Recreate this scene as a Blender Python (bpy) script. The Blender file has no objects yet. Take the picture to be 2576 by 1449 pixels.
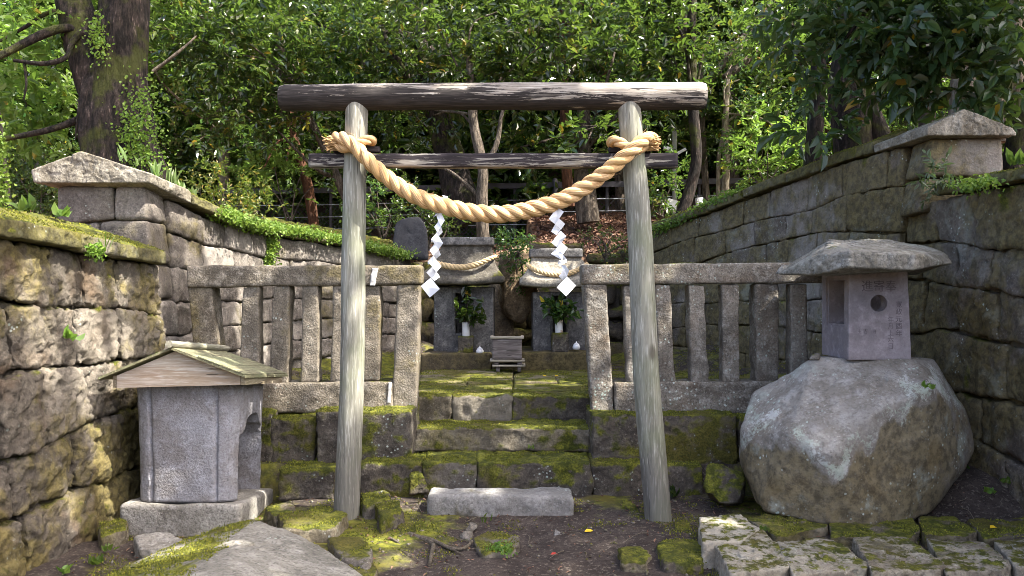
import bpy, bmesh, math, random
import numpy as np
from mathutils import Vector, Matrix

rng = np.random.default_rng(7)
random.seed(7)
SC = bpy.context.scene
COL = SC.collection
R = math.radians

# ---------------------------------------------------------------- camera, sky, sun, exposure
CAM_Z = 1.55
cam_d = bpy.data.cameras.new("camera")
cam = bpy.data.objects.new("camera", cam_d)
COL.objects.link(cam)
cam.location = (0, 0, CAM_Z)
cam.rotation_euler = (R(90), 0, 0)
cam_d.sensor_width = 36
cam_d.lens = 28.09
cam_d.shift_y = 0.006
cam_d.clip_end = 500
SC.camera = cam

SUN_DIR = np.array([0.56, -0.20, 0.80]); SUN_DIR /= np.linalg.norm(SUN_DIR)      # towards the sun
w = bpy.data.worlds.new("World"); SC.world = w; w.use_nodes = True
nt = w.node_tree
sky = nt.nodes.new("ShaderNodeTexSky")
sky.sky_type = 'NISHITA'; sky.sun_disc = False
sky.sun_elevation = math.asin(SUN_DIR[2])
sky.sun_rotation = math.atan2(SUN_DIR[0], SUN_DIR[1])
sky.air_density = 0.7; sky.dust_density = 5.0; sky.ozone_density = 0.5
bg = nt.nodes["Background"]
nt.links.new(sky.outputs[0], bg.inputs[0]); bg.inputs[1].default_value = 0.15
sun_d = bpy.data.lights.new("sun", 'SUN'); sun_d.energy = 3.4; sun_d.angle = R(0.5); sun_d.color = (1.0, 0.95, 0.86)
sun = bpy.data.objects.new("sun", sun_d); COL.objects.link(sun)
sun.rotation_euler = Vector(SUN_DIR).to_track_quat('Z', 'Y').to_euler()
sun.location = (8, -4, 14)
vs = SC.view_settings
SC.display_settings.display_device = 'sRGB'
vs.view_transform = 'Standard'; vs.look = 'None'; vs.gamma = 1.0; vs.exposure = 2.4
SC.cycles.filter_width = 0.85

# ---------------------------------------------------------------- helpers
F = 2010.0
def P(x, y, Y):                                   # a point seen at (x, y) of the 2576 px wide photograph, Y metres away
    return np.array([(x - 1288.0) * Y / F, Y, CAM_Z - (y - 740.0) * Y / F])
def PZ(x, y, z):                                  # the same on a horizontal plane
    return P(x, y, (CAM_Z - z) * F / (y - 740.0))

def _hash(ix, iy, iz, s):
    h = (ix * 374761393 + iy * 668265263 + iz * 2147483647 + s * 1274126177) & 0xFFFFFFFF
    h = ((h ^ (h >> 13)) * 1274126177) & 0xFFFFFFFF
    h = h ^ (h >> 16)
    return (h & 0xFFFF) / 32767.5 - 1.0
def vnoise(p, s=0):
    p = np.asarray(p, float); i = np.floor(p).astype(np.int64); f = p - i; f = f * f * (3 - 2 * f)
    out = 0
    for dx in (0, 1):
        wx = f[:, 0] if dx else 1 - f[:, 0]
        for dy in (0, 1):
            wy = f[:, 1] if dy else 1 - f[:, 1]
            for dz in (0, 1):
                wz = f[:, 2] if dz else 1 - f[:, 2]
                out = out + wx * wy * wz * _hash(i[:, 0] + dx, i[:, 1] + dy, i[:, 2] + dz, s)
    return out
def facets(p, cell, s=0, tilt=1.0):
    """rough-hewn planes: each jittered cell carries its own tilted plane (value in units of the cell)"""
    q = np.asarray(p, float) / cell; i0 = np.floor(q).astype(np.int64); best = np.full(len(q), 9e9); val = np.zeros(len(q))
    for dx in (-1, 0, 1):
        for dy in (-1, 0, 1):
            for dz in (-1, 0, 1):
                i = i0 + [dx, dy, dz]; h = [_hash(i[:, 0], i[:, 1], i[:, 2], s + k) for k in range(7)]
                c = i + 0.5 + 0.42 * np.stack(h[:3], -1); dd = q - c; d2 = (dd ** 2).sum(1); m = d2 < best
                v = tilt * 0.5 * (dd * np.stack(h[3:6], -1)).sum(1) + 0.30 * h[6]
                best = np.where(m, d2, best); val = np.where(m, v, val)
    return val
def fbm(p, octv=4, s=0, gain=0.5):
    a, t, q = 1.0, 0, np.asarray(p, float)
    for k in range(octv):
        t = t + a * vnoise(q, s + k); q = q * 2.03 + 11.7; a *= gain
    return t
def sstep(a, b, x):
    t = np.clip((np.asarray(x, float) - a) / (b - a), 0, 1); return t * t * (3 - 2 * t)

class MB:
    """Collects quads, tris, a per-vertex tint and uv; build() links ONE mesh object."""
    def __init__(s): s.v, s.q, s.t, s.tint, s.uv, s.n = [], [], [], [], [], 0
    def add(s, v, q=None, t=None, tint=0.0, uv=None):
        v = np.asarray(v, float).reshape(-1, 3)
        s.v.append(v)
        if q is not None and len(q): s.q.append(np.asarray(q, np.int64).reshape(-1, 4) + s.n)
        if t is not None and len(t): s.t.append(np.asarray(t, np.int64).reshape(-1, 3) + s.n)
        s.tint.append(np.broadcast_to(np.asarray(tint, float), (len(v),)))
        s.uv.append(np.zeros((len(v), 2)) if uv is None else np.asarray(uv, float))
        s.n += len(v)
    def mesh(s, name, mat, smooth=True, origin=(0, 0, 0)):
        v = np.concatenate(s.v) - np.asarray(origin, float)
        q = np.concatenate(s.q) if s.q else np.zeros((0, 4), np.int64)
        t = np.concatenate(s.t) if s.t else np.zeros((0, 3), np.int64)
        me = bpy.data.meshes.new(name)
        me.vertices.add(len(v)); me.vertices.foreach_set("co", v.ravel().astype(np.float32))
        li = np.concatenate([q.ravel(), t.ravel()]).astype(np.int32)
        me.loops.add(len(li)); me.loops.foreach_set("vertex_index", li)
        starts = np.concatenate([np.arange(len(q)) * 4, len(q) * 4 + np.arange(len(t)) * 3]).astype(np.int32)
        me.polygons.add(len(starts)); me.polygons.foreach_set("loop_start", starts)
        tot = np.concatenate([np.full(len(q), 4), np.full(len(t), 3)]).astype(np.int32)
        try: me.polygons.foreach_set("loop_total", tot)
        except Exception: pass
        me.polygons.foreach_set("use_smooth", np.full(len(starts), smooth, bool))
        a = me.attributes.new("tint", 'FLOAT', 'POINT'); a.data.foreach_set("value", np.concatenate(s.tint).astype(np.float32))
        uvl = me.uv_layers.new(name="uv"); uvl.data.foreach_set("uv", np.concatenate(s.uv)[li].ravel().astype(np.float32))
        me.update(calc_edges=True); me.validate()
        if mat: me.materials.append(mat)
        return me
    def build(s, name, mat, parent=None, smooth=True, origin=None):
        if origin is None: origin = parent.matrix_world.translation if parent is not None else (0, 0, 0)
        if parent is not None: origin = ROOTLOC.get(parent.name, origin)
        o = bpy.data.objects.new(name, s.mesh(name, mat, smooth, origin)); COL.objects.link(o)
        if parent is not None:
            o.parent = parent; ROOTLOC[o.name] = np.asarray(origin, float)
        else:
            o.location = origin; ROOTLOC[o.name] = np.asarray(origin, float)
        return o
ROOTLOC = {}
def thing(name, label, cat, loc, group=None):
    o = bpy.data.objects.new(name, None); COL.objects.link(o); o.location = loc
    o.empty_display_size = 0.1
    ROOTLOC[o.name] = np.asarray(loc, float)
    return tag(o, label, cat, group)
def tag(o, label=None, cat=None, group=None, kind=None):
    if label: o["label"] = label
    if cat: o["category"] = cat
    if group: o["group"] = group
    if kind: o["kind"] = kind
    return o
def copy_tree(o, parent=None):
    c = o.copy(); COL.objects.link(c)
    if parent is not None: c.parent = parent
    for ch in list(o.children): copy_tree(ch, c)
    return c

def lattice(nx, ny, nz):
    """surface of a box lattice: coords in [-.5,.5]^3 and welded quads"""
    idx = -np.ones((nx + 1, ny + 1, nz + 1), np.int64)
    m = np.zeros(idx.shape, bool)
    m[0] = m[-1] = True; m[:, 0] = m[:, -1] = True; m[:, :, 0] = m[:, :, -1] = True
    c = np.argwhere(m); idx[m] = np.arange(len(c))
    p = c / np.array([nx, ny, nz]) - 0.5
    qs = []
    def face(a, flip):
        q = np.stack([a[:-1, :-1], a[1:, :-1], a[1:, 1:], a[:-1, 1:]], -1).reshape(-1, 4)
        qs.append(q[:, ::-1] if flip else q)
    face(idx[0], True); face(idx[-1], False)
    face(idx[:, 0], False); face(idx[:, -1], True)
    face(idx[:, :, 0], True); face(idx[:, :, -1], False)
    return p, np.concatenate(qs)

def stone(mb, c8, r=0.02, amp=0.01, freq=4.0, res=0.04, seed=0, tint=0.0, octv=4, bulge=0.0, rug=0.0, hew=0.0, cell=0.1):
    """a rough rounded block in the hexahedron c8[ix][iy][iz] (world points)"""
    c8 = np.asarray(c8, float).reshape(2, 2, 2, 3)
    L = np.array([np.linalg.norm((c8[1] - c8[0]).reshape(-1, 3).mean(0)), np.linalg.norm((c8[:, 1] - c8[:, 0]).reshape(-1, 3).mean(0)), np.linalg.norm((c8[:, :, 1] - c8[:, :, 0]).reshape(-1, 3).mean(0))])
    n = np.clip(np.ceil(L / res).astype(int), 3, 60)
    p, q = lattice(*n)
    # crowd lattice lines to the edges so the rounding is smooth
    p = np.sign(p) * (0.5 - 0.5 * (1 - 2 * np.abs(p)) ** 1.15)
    x = p * L; rr = min(r, 0.45 * L.min())
    inner = np.clip(x, -(L / 2 - rr), L / 2 - rr); d = x - inner
    ln = np.linalg.norm(d, axis=1, keepdims=True); ln[ln == 0] = 1
    nrm = d / ln
    x = inner + nrm * rr
    u = x / L + 0.5
    def tri(u):
        out = 0
        for i in (0, 1):
            for j in (0, 1):
                for k in (0, 1):
                    wt = (u[:, 0] if i else 1 - u[:, 0]) * (u[:, 1] if j else 1 - u[:, 1]) * (u[:, 2] if k else 1 - u[:, 2])
                    out = out + wt[:, None] * c8[i, j, k]
        return out
    w0 = tri(u)
    ns = fbm(w0 * freq + seed * 3.17, octv, seed)
    big = vnoise(w0 * freq * 0.35 + seed * 7.7, seed + 5)
    off = amp * (ns + 0.8 * big)
    if rug:
        rn = vnoise(w0 * freq * 2.1 + seed * 1.3, seed + 11); rn2 = vnoise(w0 * freq * 4.7 + seed * 2.3, seed + 12); rn3 = vnoise(w0 * freq * 1.1 + seed, seed + 13)
        off = off + rug * (0.45 - np.abs(rn)) + 0.5 * rug * (0.45 - np.abs(rn2)) + 1.1 * rug * np.round(rn3 * 2.2) / 2.2
    if hew: off = off + hew * (facets(w0 + 0.02 * np.stack([vnoise(w0 * 14, 1), vnoise(w0 * 14, 2), vnoise(w0 * 14, 3)], -1), cell, seed) + .45 * facets(w0, cell * .4, seed + 3))
    if bulge:
        off = off + bulge * (1 - (2 * np.clip(u[:, 0], 0, 1) - 1) ** 2) * (1 - (2 * np.clip(u[:, 2], 0, 1) - 1) ** 2) * np.abs(nrm[:, 1])
    x2 = x + nrm * off[:, None]
    mb.add(tri(x2 / L + 0.5), q=q, tint=tint)

def box8(x0, x1, y0, y1, z0, z1):
    return [[[(x, y, z) for z in (z0, z1)] for y in (y0, y1)] for x in (x0, x1)]
def block8(xl, xr, yt, yb, Y, depth, z0=None, z1=None, xl2=None, xr2=None):
    """box whose front face is seen at xl..xr (top) / xl2..xr2 (bottom), yt..yb, at distance Y"""
    xl2 = xl if xl2 is None else xl2; xr2 = xr if xr2 is None else xr2
    out = []
    for (t, b) in ((xl, xl2), (xr, xr2)):
        lo, hi = P(b, yb, Y), P(t, yt, Y)
        if z0 is not None: lo[2] = z0
        if z1 is not None: hi[2] = z1
        d = np.array([0, depth, 0])
        out.append([[lo, hi], [lo + d, hi + d]])
    return out

def plain_box(mb, c8, tint=0.0):
    c8 = np.asarray(c8, float).reshape(8, 3)
    q = [[0, 1, 3, 2], [4, 6, 7, 5], [0, 4, 5, 1], [2, 3, 7, 6], [0, 2, 6, 4], [1, 5, 7, 3]]
    v, k = [], []
    for f in q:
        k.append(list(range(len(v), len(v) + 4))); v += [c8[i] for i in f]
    mb.add(v, q=k, tint=tint)

def rock(mb, pts, p=14.0, amp=0.03, freq=3.0, sub=5, seed=0, tint=0.0, octv=5, hew=0.0, cell=.12):
    pts = np.asarray(pts, float); c = pts.mean(0)
    bm = bmesh.new()
    for q in pts: bm.verts.new(q - c)
    bmesh.ops.convex_hull(bm, input=bm.verts)
    bm.normal_update()
    pl = {}
    for f in bm.faces:
        n = np.array(f.normal); d = float(n @ np.array(f.verts[0].co))
        if d < 0: n, d = -n, -d
        if d < 1e-4: continue
        pl[tuple(np.round(n * 12).astype(int))] = (n, d)
    bm.free()
    N = np.array([v[0] for v in pl.values()]); D = np.array([v[1] for v in pl.values()])
    bm = bmesh.new(); bmesh.ops.create_icosphere(bm, subdivisions=sub, radius=1)
    dirs = np.array([v.co[:] for v in bm.verts]); tris = np.array([[v.index for v in f.verts] for f in bm.faces]); bm.free()
    inv = np.maximum(dirs @ N.T, 0) / D
    r = (inv ** p).sum(1) ** (-1 / p)
    x = dirs * r[:, None]
    x = x + dirs * (amp * (fbm((x + c) * freq + seed * 2.3, octv, seed) + 0.6 * vnoise((x + c) * freq * .4, seed + 9)))[:, None]
    if hew: x = x + dirs * (hew * (facets(x + c, cell, seed) + .45 * facets(x + c, cell * .4, seed + 3)))[:, None]
    mb.add(x + c, t=tris, tint=tint(x + c) if callable(tint) else tint)

def frames(path):
    path = np.asarray(path, float)
    t = np.gradient(path, axis=0); t /= np.linalg.norm(t, axis=1, keepdims=True) + 1e-12
    a = np.array([0, 0, 1.0]) if abs(t[0][2]) < 0.9 else np.array([1.0, 0, 0])
    n = np.zeros_like(t); u = a - t[0] * (a @ t[0]); n[0] = u / np.linalg.norm(u)
    for i in range(1, len(t)):
        u = n[i - 1] - t[i] * (n[i - 1] @ t[i]); n[i] = u / (np.linalg.norm(u) + 1e-12)
    return t, n, np.cross(t, n)
def smooth_path(pts, n):
    pts = np.asarray(pts, float); k = len(pts)
    if k < 3:
        s = np.linspace(0, 1, n)[:, None]; return pts[0] * (1 - s) + pts[-1] * s
    d = np.concatenate([[0], np.cumsum(np.linalg.norm(np.diff(pts[:, :3], axis=0), axis=1) ** 0.5)])
    m = np.zeros_like(pts)
    m[1:-1] = (pts[2:] - pts[:-2]) / (d[2:] - d[:-2])[:, None]
    m[0] = (pts[1] - pts[0]) / (d[1] - d[0]); m[-1] = (pts[-1] - pts[-2]) / (d[-1] - d[-2])
    s = np.linspace(0, d[-1], n); i = np.clip(np.searchsorted(d, s, side='right') - 1, 0, k - 2)
    h = (d[i + 1] - d[i])[:, None]; t = ((s - d[i])[:, None]) / h
    return (2 * t**3 - 3 * t**2 + 1) * pts[i] + (t**3 - 2 * t**2 + t) * h * m[i] + (-2 * t**3 + 3 * t**2) * pts[i + 1] + (t**3 - t**2) * h * m[i + 1]
def tube(mb, path, rad, sides=10, cap=True, noise=0.0, nfreq=6.0, seed=0, tint=0.0, stretch=1.0):
    path = np.asarray(path, float); n = len(path)
    rad = np.broadcast_to(np.asarray(rad, float), (n,))
    t, a, b = frames(path)
    th = np.arange(sides) / sides * 2 * np.pi
    ring = np.cos(th)[None, :, None] * a[:, None] + np.sin(th)[None, :, None] * b[:, None]
    v = path[:, None] + ring * rad[:, None, None]
    if noise:
        q = v.reshape(-1, 3) * nfreq; q[:, 2] *= stretch
        v = v + ring * (noise * fbm(q + seed, 4, seed).reshape(n, sides) * rad[:, None])[:, :, None]
    i = np.arange(n - 1)[:, None] * sides; j = np.arange(sides)[None]; j2 = (j + 1) % sides
    q = np.stack([i + j, i + j2, i + sides + j2, i + sides + j], -1).reshape(-1, 4)
    L = np.concatenate([[0], np.cumsum(np.linalg.norm(np.diff(path, axis=0), axis=1))])
    uv = np.stack([np.broadcast_to(L[:, None], (n, sides)), np.broadcast_to((np.abs(th - np.pi) / np.pi)[None], (n, sides))], -1).reshape(-1, 2)
    v = v.reshape(-1, 3)
    mb.add(v, q=q, tint=tint, uv=uv)
    if cap:
        for e, fl in ((0, True), (n - 1, False)):
            rv = v[e * sides:(e + 1) * sides]
            vv = np.concatenate([rv, path[e][None]])
            k = np.arange(sides); tr = np.stack([k, (k + 1) % sides, np.full(sides, sides)], -1)
            mb.add(vv, t=tr[:, ::-1] if fl else tr, tint=tint)
def lathe(mb, prof, c, sides=32, tint=0.0):
    prof = np.asarray(prof, float)
    th = np.arange(sides) / sides * 2 * np.pi
    v = np.stack([prof[:, 0][:, None] * np.cos(th) + c[0], prof[:, 0][:, None] * np.sin(th) + c[1], np.broadcast_to(prof[:, 1][:, None], (len(prof), sides)) + c[2]], -1)
    i = np.arange(len(prof) - 1)[:, None] * sides; j = np.arange(sides)[None]; j2 = (j + 1) % sides
    mb.add(v.reshape(-1, 3), q=np.stack([i + j, i + j2, i + sides + j2, i + sides + j], -1).reshape(-1, 4), tint=tint)

def unit(v): return v / (np.linalg.norm(v, axis=-1, keepdims=True) + 1e-9)
def leaves(mb, pos, d, nrm, ln, wd, fold=0.25, droop=0.15, nice=True, tint=0.0, keep=None):
    """N folded leaves: base pos, direction d, face normal nrm"""
    if keep is not None:
        m = keep(pos + unit(d) * np.asarray(ln)[:, None] * .5); pos, d, nrm, ln, wd = pos[m], d[m], nrm[m], np.asarray(ln)[m], np.asarray(wd)[m]; tint = tint if np.ndim(tint) == 0 else tint[m]
    N = len(pos); d = unit(d); s = unit(np.cross(d, nrm)); u = np.cross(s, d)
    ln = np.broadcast_to(np.asarray(ln, float), (N,))[:, None]; wd = np.broadcast_to(np.asarray(wd, float), (N,))[:, None]
    tint = np.broadcast_to(np.asarray(tint, float), (N,))
    def pt(a, b, c): return pos + d * ln * a + s * wd * b + u * (wd * c - ln * droop * a * a)
    if nice:
        v = np.stack([pt(0, 0, 0), pt(.28, -.46, fold), pt(.66, -.40, fold), pt(1, 0, 0), pt(.66, .40, fold), pt(.28, .46, fold)], 1)
        k = np.arange(N)[:, None] * 6
        mb.add(v.reshape(-1, 3), q=np.concatenate([k + [0, 3, 2, 1], k + [0, 5, 4, 3]]), tint=np.repeat(tint, 6))
    else:
        v = np.stack([pt(0, 0, 0), pt(.45, -.5, fold), pt(1, 0, 0), pt(.45, .5, fold)], 1)
        k = np.arange(N)[:, None] * 4
        mb.add(v.reshape(-1, 3), t=np.concatenate([k + [0, 2, 1], k + [0, 3, 2]]), tint=np.repeat(tint, 4))
def rand_dirs(n, g=rng):
    v = g.normal(size=(n, 3)); return unit(v)
def sprays(mb, org, dirs, k, ln, wd, tw, g=rng, nice=True, up=0.6, tints=None, droop=0.2, twigs=None, keep=None):
    """org/dirs: twig origins and directions; k leaves along each twig of length tw"""
    T = len(org); dirs = unit(dirs)
    side = unit(np.cross(dirs, unit(np.array([0, 0, 1.0]) + 0.5 * g.normal(size=(T, 3)))))
    upv = np.cross(side, dirs)
    s = (np.arange(k) + 0.6) / k
    pos = org[:, None] + dirs[:, None] * (tw * s)[None, :, None]
    sg = np.where(np.arange(k) % 2 == 0, 1.0, -1.0)
    d = dirs[:, None] * 0.75 + side[:, None] * (sg * 0.9)[None, :, None] + 0.35 * g.normal(size=(T, k, 3))
    d[:, -1] = dirs + 0.2 * g.normal(size=(T, 3))
    n = upv[:, None] * up + 0.55 * g.normal(size=(T, k, 3)) + np.array([0, 0, 0.5])
    l = ln * g.uniform(0.7, 1.25, size=(T, k)); tt = 0.0 if tints is None else np.repeat(tints, k)
    leaves(mb, pos.reshape(-1, 3), d.reshape(-1, 3), n.reshape(-1, 3), l.ravel(), (l * wd / ln).ravel(), nice=nice, tint=tt, droop=droop, keep=keep)
    if twigs is not None:
        for i in range(0, T, 6): tube(twigs, np.stack([org[i] - dirs[i] * tw * 0.6, org[i] + dirs[i] * tw]), [0.006, 0.002], 3, cap=False)

def boolean(o, cutter):
    m = o.modifiers.new("cut", 'BOOLEAN'); m.object = cutter; m.operation = 'DIFFERENCE'; m.solver = 'EXACT'
    bpy.context.view_layer.update()
    dg = bpy.context.evaluated_depsgraph_get()
    me = bpy.data.meshes.new_from_object(o.evaluated_get(dg))
    o.modifiers.clear(); o.data = me
    bpy.data.objects.remove(cutter, do_unlink=True)

def glyphs(parent, name, text, loc, size, rot, mat, extrude=0.002, vertical=False, label=None):
    bodies = list(text) if vertical else [text]
    ob = []
    bm = bmesh.new()
    for i, ch in enumerate(bodies):
        c = bpy.data.curves.new("writing", 'FONT'); c.body = ch; c.size = size; c.align_x = 'CENTER'; c.extrude = extrude
        o = bpy.data.objects.new("writing", c); COL.objects.link(o)
        bpy.context.view_layer.update()
        me = bpy.data.meshes.new_from_object(o.evaluated_get(bpy.context.evaluated_depsgraph_get()))
        me.transform(Matrix.Translation((0, -i * size * 1.02, 0)))
        bm.from_mesh(me); bpy.data.objects.remove(o, do_unlink=True); bpy.data.curves.remove(c)
    me = bpy.data.meshes.new(name); bm.to_mesh(me); bm.free()
    me.transform(Matrix.Translation(loc) @ rot)
    me.materials.append(mat)
    o = bpy.data.objects.new(name, me); COL.objects.link(o); o.parent = parent
    return o
# ---------------------------------------------------------------- materials
class NT:
    def __init__(s, name):
        s.m = bpy.data.materials.new(name); s.m.use_nodes = True
        s.t = s.m.node_tree; s.b = s.t.nodes["Principled BSDF"]
        s.out = s.t.nodes["Material Output"]
        s.tc = s.t.nodes.new("ShaderNodeTexCoord")
        s.b.inputs["Roughness"].default_value = 0.9
        s.b.inputs["Specular IOR Level"].default_value = 0.25
    def n(s, typ, ins=None, **kw):
        x = s.t.nodes.new(typ)
        for k, v in kw.items(): setattr(x, k, v)
        for k, v in (ins or {}).items():
            if isinstance(v, bpy.types.NodeSocket): s.t.links.new(v, x.inputs[k])
            else: x.inputs[k].default_value = v
        return x
    def coords(s, scale=(1, 1, 1), obj=True):
        m = s.n("ShaderNodeMapping", {"Vector": s.tc.outputs["Object"], "Scale": scale})
        info = s.n("ShaderNodeObjectInfo")
        off = s.n("ShaderNodeVectorMath", {0: m.outputs[0], 1: info.outputs["Random"]}, operation='ADD')
        return off.outputs[0]
    def noise(s, co, scale, detail=6, rough=0.55, dist=0.0):
        return s.n("ShaderNodeTexNoise", {"Vector": co, "Scale": scale, "Detail": detail, "Roughness": rough, "Distortion": dist}).outputs["Fac"]
    def ramp(s, f, a, b, c0=0.0, c1=1.0):
        return s.n("ShaderNodeMapRange", {"Value": f, "From Min": a, "From Max": b, "To Min": c0, "To Max": c1}, interpolation_type='SMOOTHSTEP').outputs[0]
    def mix(s, f, a, b, blend='MIX'):
        x = s.t.nodes.new("ShaderNodeMix"); x.data_type = 'RGBA'; x.blend_type = blend
        for i, v in ((0, f), (6, a), (7, b)):
            if isinstance(v, bpy.types.NodeSocket): s.t.links.new(v, x.inputs[i])
            else: x.inputs[i].default_value = (*v, 1) if isinstance(v, tuple) and len(v) == 3 else v
        return x.outputs[2]
    def math(s, op, a, b=0.0, clamp=False):
        x = s.n("ShaderNodeMath", {0: a, 1: b}, operation=op); x.use_clamp = clamp
        return x.outputs[0]
    def attr(s, name):
        return s.n("ShaderNodeAttribute", attribute_name=name).outputs["Fac"]
    def bump(s, h, strength, dist, prev=None):
        x = s.n("ShaderNodeBump", {"Height": h, "Strength": strength, "Distance": dist})
        if prev is not None: s.t.links.new(prev, x.inputs["Normal"])
        return x.outputs[0]
    def normal_z(s):
        g = s.n("ShaderNodeNewGeometry")
        return s.n("ShaderNodeSeparateXYZ", {0: g.outputs["Normal"]}).outputs[2]
    def done(s, col, bump=None):
        if isinstance(col, bpy.types.NodeSocket): s.t.links.new(col, s.b.inputs["Base Color"])
        else: s.b.inputs["Base Color"].default_value = (*col, 1)
        if bump is not None: s.t.links.new(bump, s.b.inputs["Normal"])
        return s.m

MOSS = ((0.048, 0.056, 0.007), (0.19, 0.19, 0.022), (0.105, 0.09, 0.018))
def stone_mat(name, base, dark, light, moss=0.0, top=0.9, lichen=0.0, pale=0.0, rough_bump=0.6, sc=1.0, rust=0.0, fine=1.0, mossfreq=2.3, zone=False, algae=0.0, alg=(0.105, 0.085, 0.028), pits=0.55, bd=0.03, grain=0.8):
    s = NT(name); co = s.coords()
    n1 = s.noise(co, 2.2 * sc, 8, 0.6); n2 = s.noise(co, 9.0 * sc, 8, 0.65); n3 = s.noise(co, 45 * sc, 4, 0.6); n4 = s.noise(co, 1.3 * sc, 3)
    c = s.mix(s.ramp(n1, 0.34, 0.66), dark, base)
    c = s.mix(s.ramp(n2, 0.45, 0.75), c, light)
    c = s.mix(s.ramp(n3, 0.30, 0.55), s.mix(pits, c, (0.03, 0.028, 0.026)), c)          # pits
    gr = s.noise(co, 52 * sc, 7, 0.78); gm = s.ramp(s.noise(co, 6.5 * sc, 4), 0.38, 0.62, 0.25 * grain, grain); md = s.noise(co, 17 * sc, 6, 0.72)
    c = s.mix(s.ramp(md, 0.47, 0.36, 0, 0.55 * grain), c, tuple(.55 * k for k in dark))
    c = s.mix(s.math('MULTIPLY', s.ramp(gr, 0.54, 0.66), s.math('MULTIPLY', gm, 0.7)), c, tuple(min(.6, 1.35 * k + .02) for k in light)); c = s.mix(s.math('MULTIPLY', s.ramp(gr, 0.46, 0.36), gm), c, tuple(.5 * k for k in dark))
    if rust:
        rf_ = s.math('MULTIPLY', s.ramp(s.noise(co, 2.7 * sc, 6), 0.5, 0.68), rust)
        if zone: rf_ = s.math('MULTIPLY', rf_, s.attr('tint'))
        c = s.mix(rf_, c, (0.15, 0.08, 0.03))
    # per-stone tone
    t = s.attr("tint")
    if not zone: c = s.mix(s.math('MULTIPLY', s.math('MAXIMUM', t, 0.0), 0.75), c, light)
    if not zone: c = s.mix(s.math('MULTIPLY', s.math('MAXIMUM', s.math('MULTIPLY', t, -1.0), 0.0), 0.75), c, dark)
    if algae:
        av = s.math('ADD', s.noise(co, 1.15 * sc, 5, 0.6), s.math('MULTIPLY', s.math('SUBTRACT', n2, 0.5), 0.35))
        if zone: av = s.math('ADD', av, s.math('MULTIPLY', s.math('SUBTRACT', t, 0.75), 0.6))
        f = s.ramp(av, 0.66 - 0.36 * algae, 0.80 - 0.36 * algae)
        c = s.mix(s.math('MULTIPLY', f, 0.8), c, s.mix(s.ramp(md, 0.38, 0.62), tuple(.38 * k for k in alg), alg))
    if zone == 1.1:
        band = s.math('MULTIPLY', s.math('MULTIPLY', t, s.math('SUBTRACT', 1.0, t)), 4.0)
        bn = s.math('ADD', s.math('MULTIPLY', s.math('POWER', s.math('MAXIMUM', band, 0.0), 0.6), 0.21), s.math('ADD', s.math('MULTIPLY', s.noise(co, 42, 8, 0.8), 0.6), s.math('MULTIPLY', s.noise(co, 3.5, 4), 0.45)))
        c = s.mix(s.ramp(bn, 0.71, 0.77, 0, 0.85), c, s.mix(s.ramp(s.noise(co, 5, 3), .4, .6), (0.46, 0.46, 0.43), (0.34, 0.38, 0.31)))
    if pale:
        f = s.math('MULTIPLY', s.ramp(s.noise(co, 3.1, 7, 0.65), 0.56, 0.68), pale)
        c = s.mix(f, c, (0.33, 0.36, 0.31))
    if lichen:
        vo = s.n("ShaderNodeTexVoronoi", {"Vector": co, "Scale": 34.0, "Randomness": 1.0})
        sp = s.ramp(vo.outputs["Distance"], 0.34, 0.20)
        sel = s.ramp(s.noise(co, 3.3, 5, 0.6), 0.60 - 0.12 * lichen, 0.74 - 0.12 * lichen)
        rv = s.n("ShaderNodeSeparateColor", {0: vo.outputs["Color"]})
        pick = s.ramp(rv.outputs[0], 0.70 - 0.4 * lichen, 0.78 - 0.4 * lichen)
        f = s.math('MULTIPLY', s.math('MULTIPLY', sp, sel), s.math('MULTIPLY', pick, min(1, 0.6 + lichen)))
        c = s.mix(f, c, s.mix(rv.outputs[1], (0.50, 0.52, 0.47), (0.34, 0.42, 0.36)))
    if moss or top:
        nz = s.normal_z()
        mn = s.noise(co, mossfreq, 7, 0.65)
        v = s.math('ADD', s.math('MULTIPLY', s.math('SUBTRACT', mn, 0.5), 2.6), s.math('MULTIPLY', nz, top))
        v = s.math('ADD', v, s.math('MULTIPLY', s.math('SUBTRACT', n2, 0.5), 0.9))
        if zone: v = s.math('ADD', v, s.math('MULTIPLY', t, zone))
        f = s.ramp(v, 0.72 - moss, 1.02 - moss)
        mc = s.mix(s.ramp(s.noise(co, 14, 6), 0.35, 0.7), MOSS[0], MOSS[1])
        mc = s.mix(s.ramp(n4, 0.45, 0.62), mc, MOSS[2])
        mc = s.mix(s.ramp(s.noise(co, 75, 5, 0.7), 0.38, 0.60, 0.65, 0.0), mc, (0.022, 0.027, 0.006))
        c = s.mix(f, c, mc)
        n3 = s.math('ADD', n3, s.math('MULTIPLY', f, s.math('MULTIPLY', s.noise(co, 90, 4, 0.7), 1.1)))
    bmp = s.bump(n2, rough_bump, bd)
    bmp = s.bump(s.noise(co, 22 * sc, 6, 0.7), 0.7 * rough_bump, bd * .5, bmp)
    bmp = s.bump(n3, 0.6 * fine, 0.007, bmp)
    bmp = s.bump(s.noise(co, 170, 3), 0.35 * fine, 0.002, bmp)
    return s.done(c, bmp)

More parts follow.
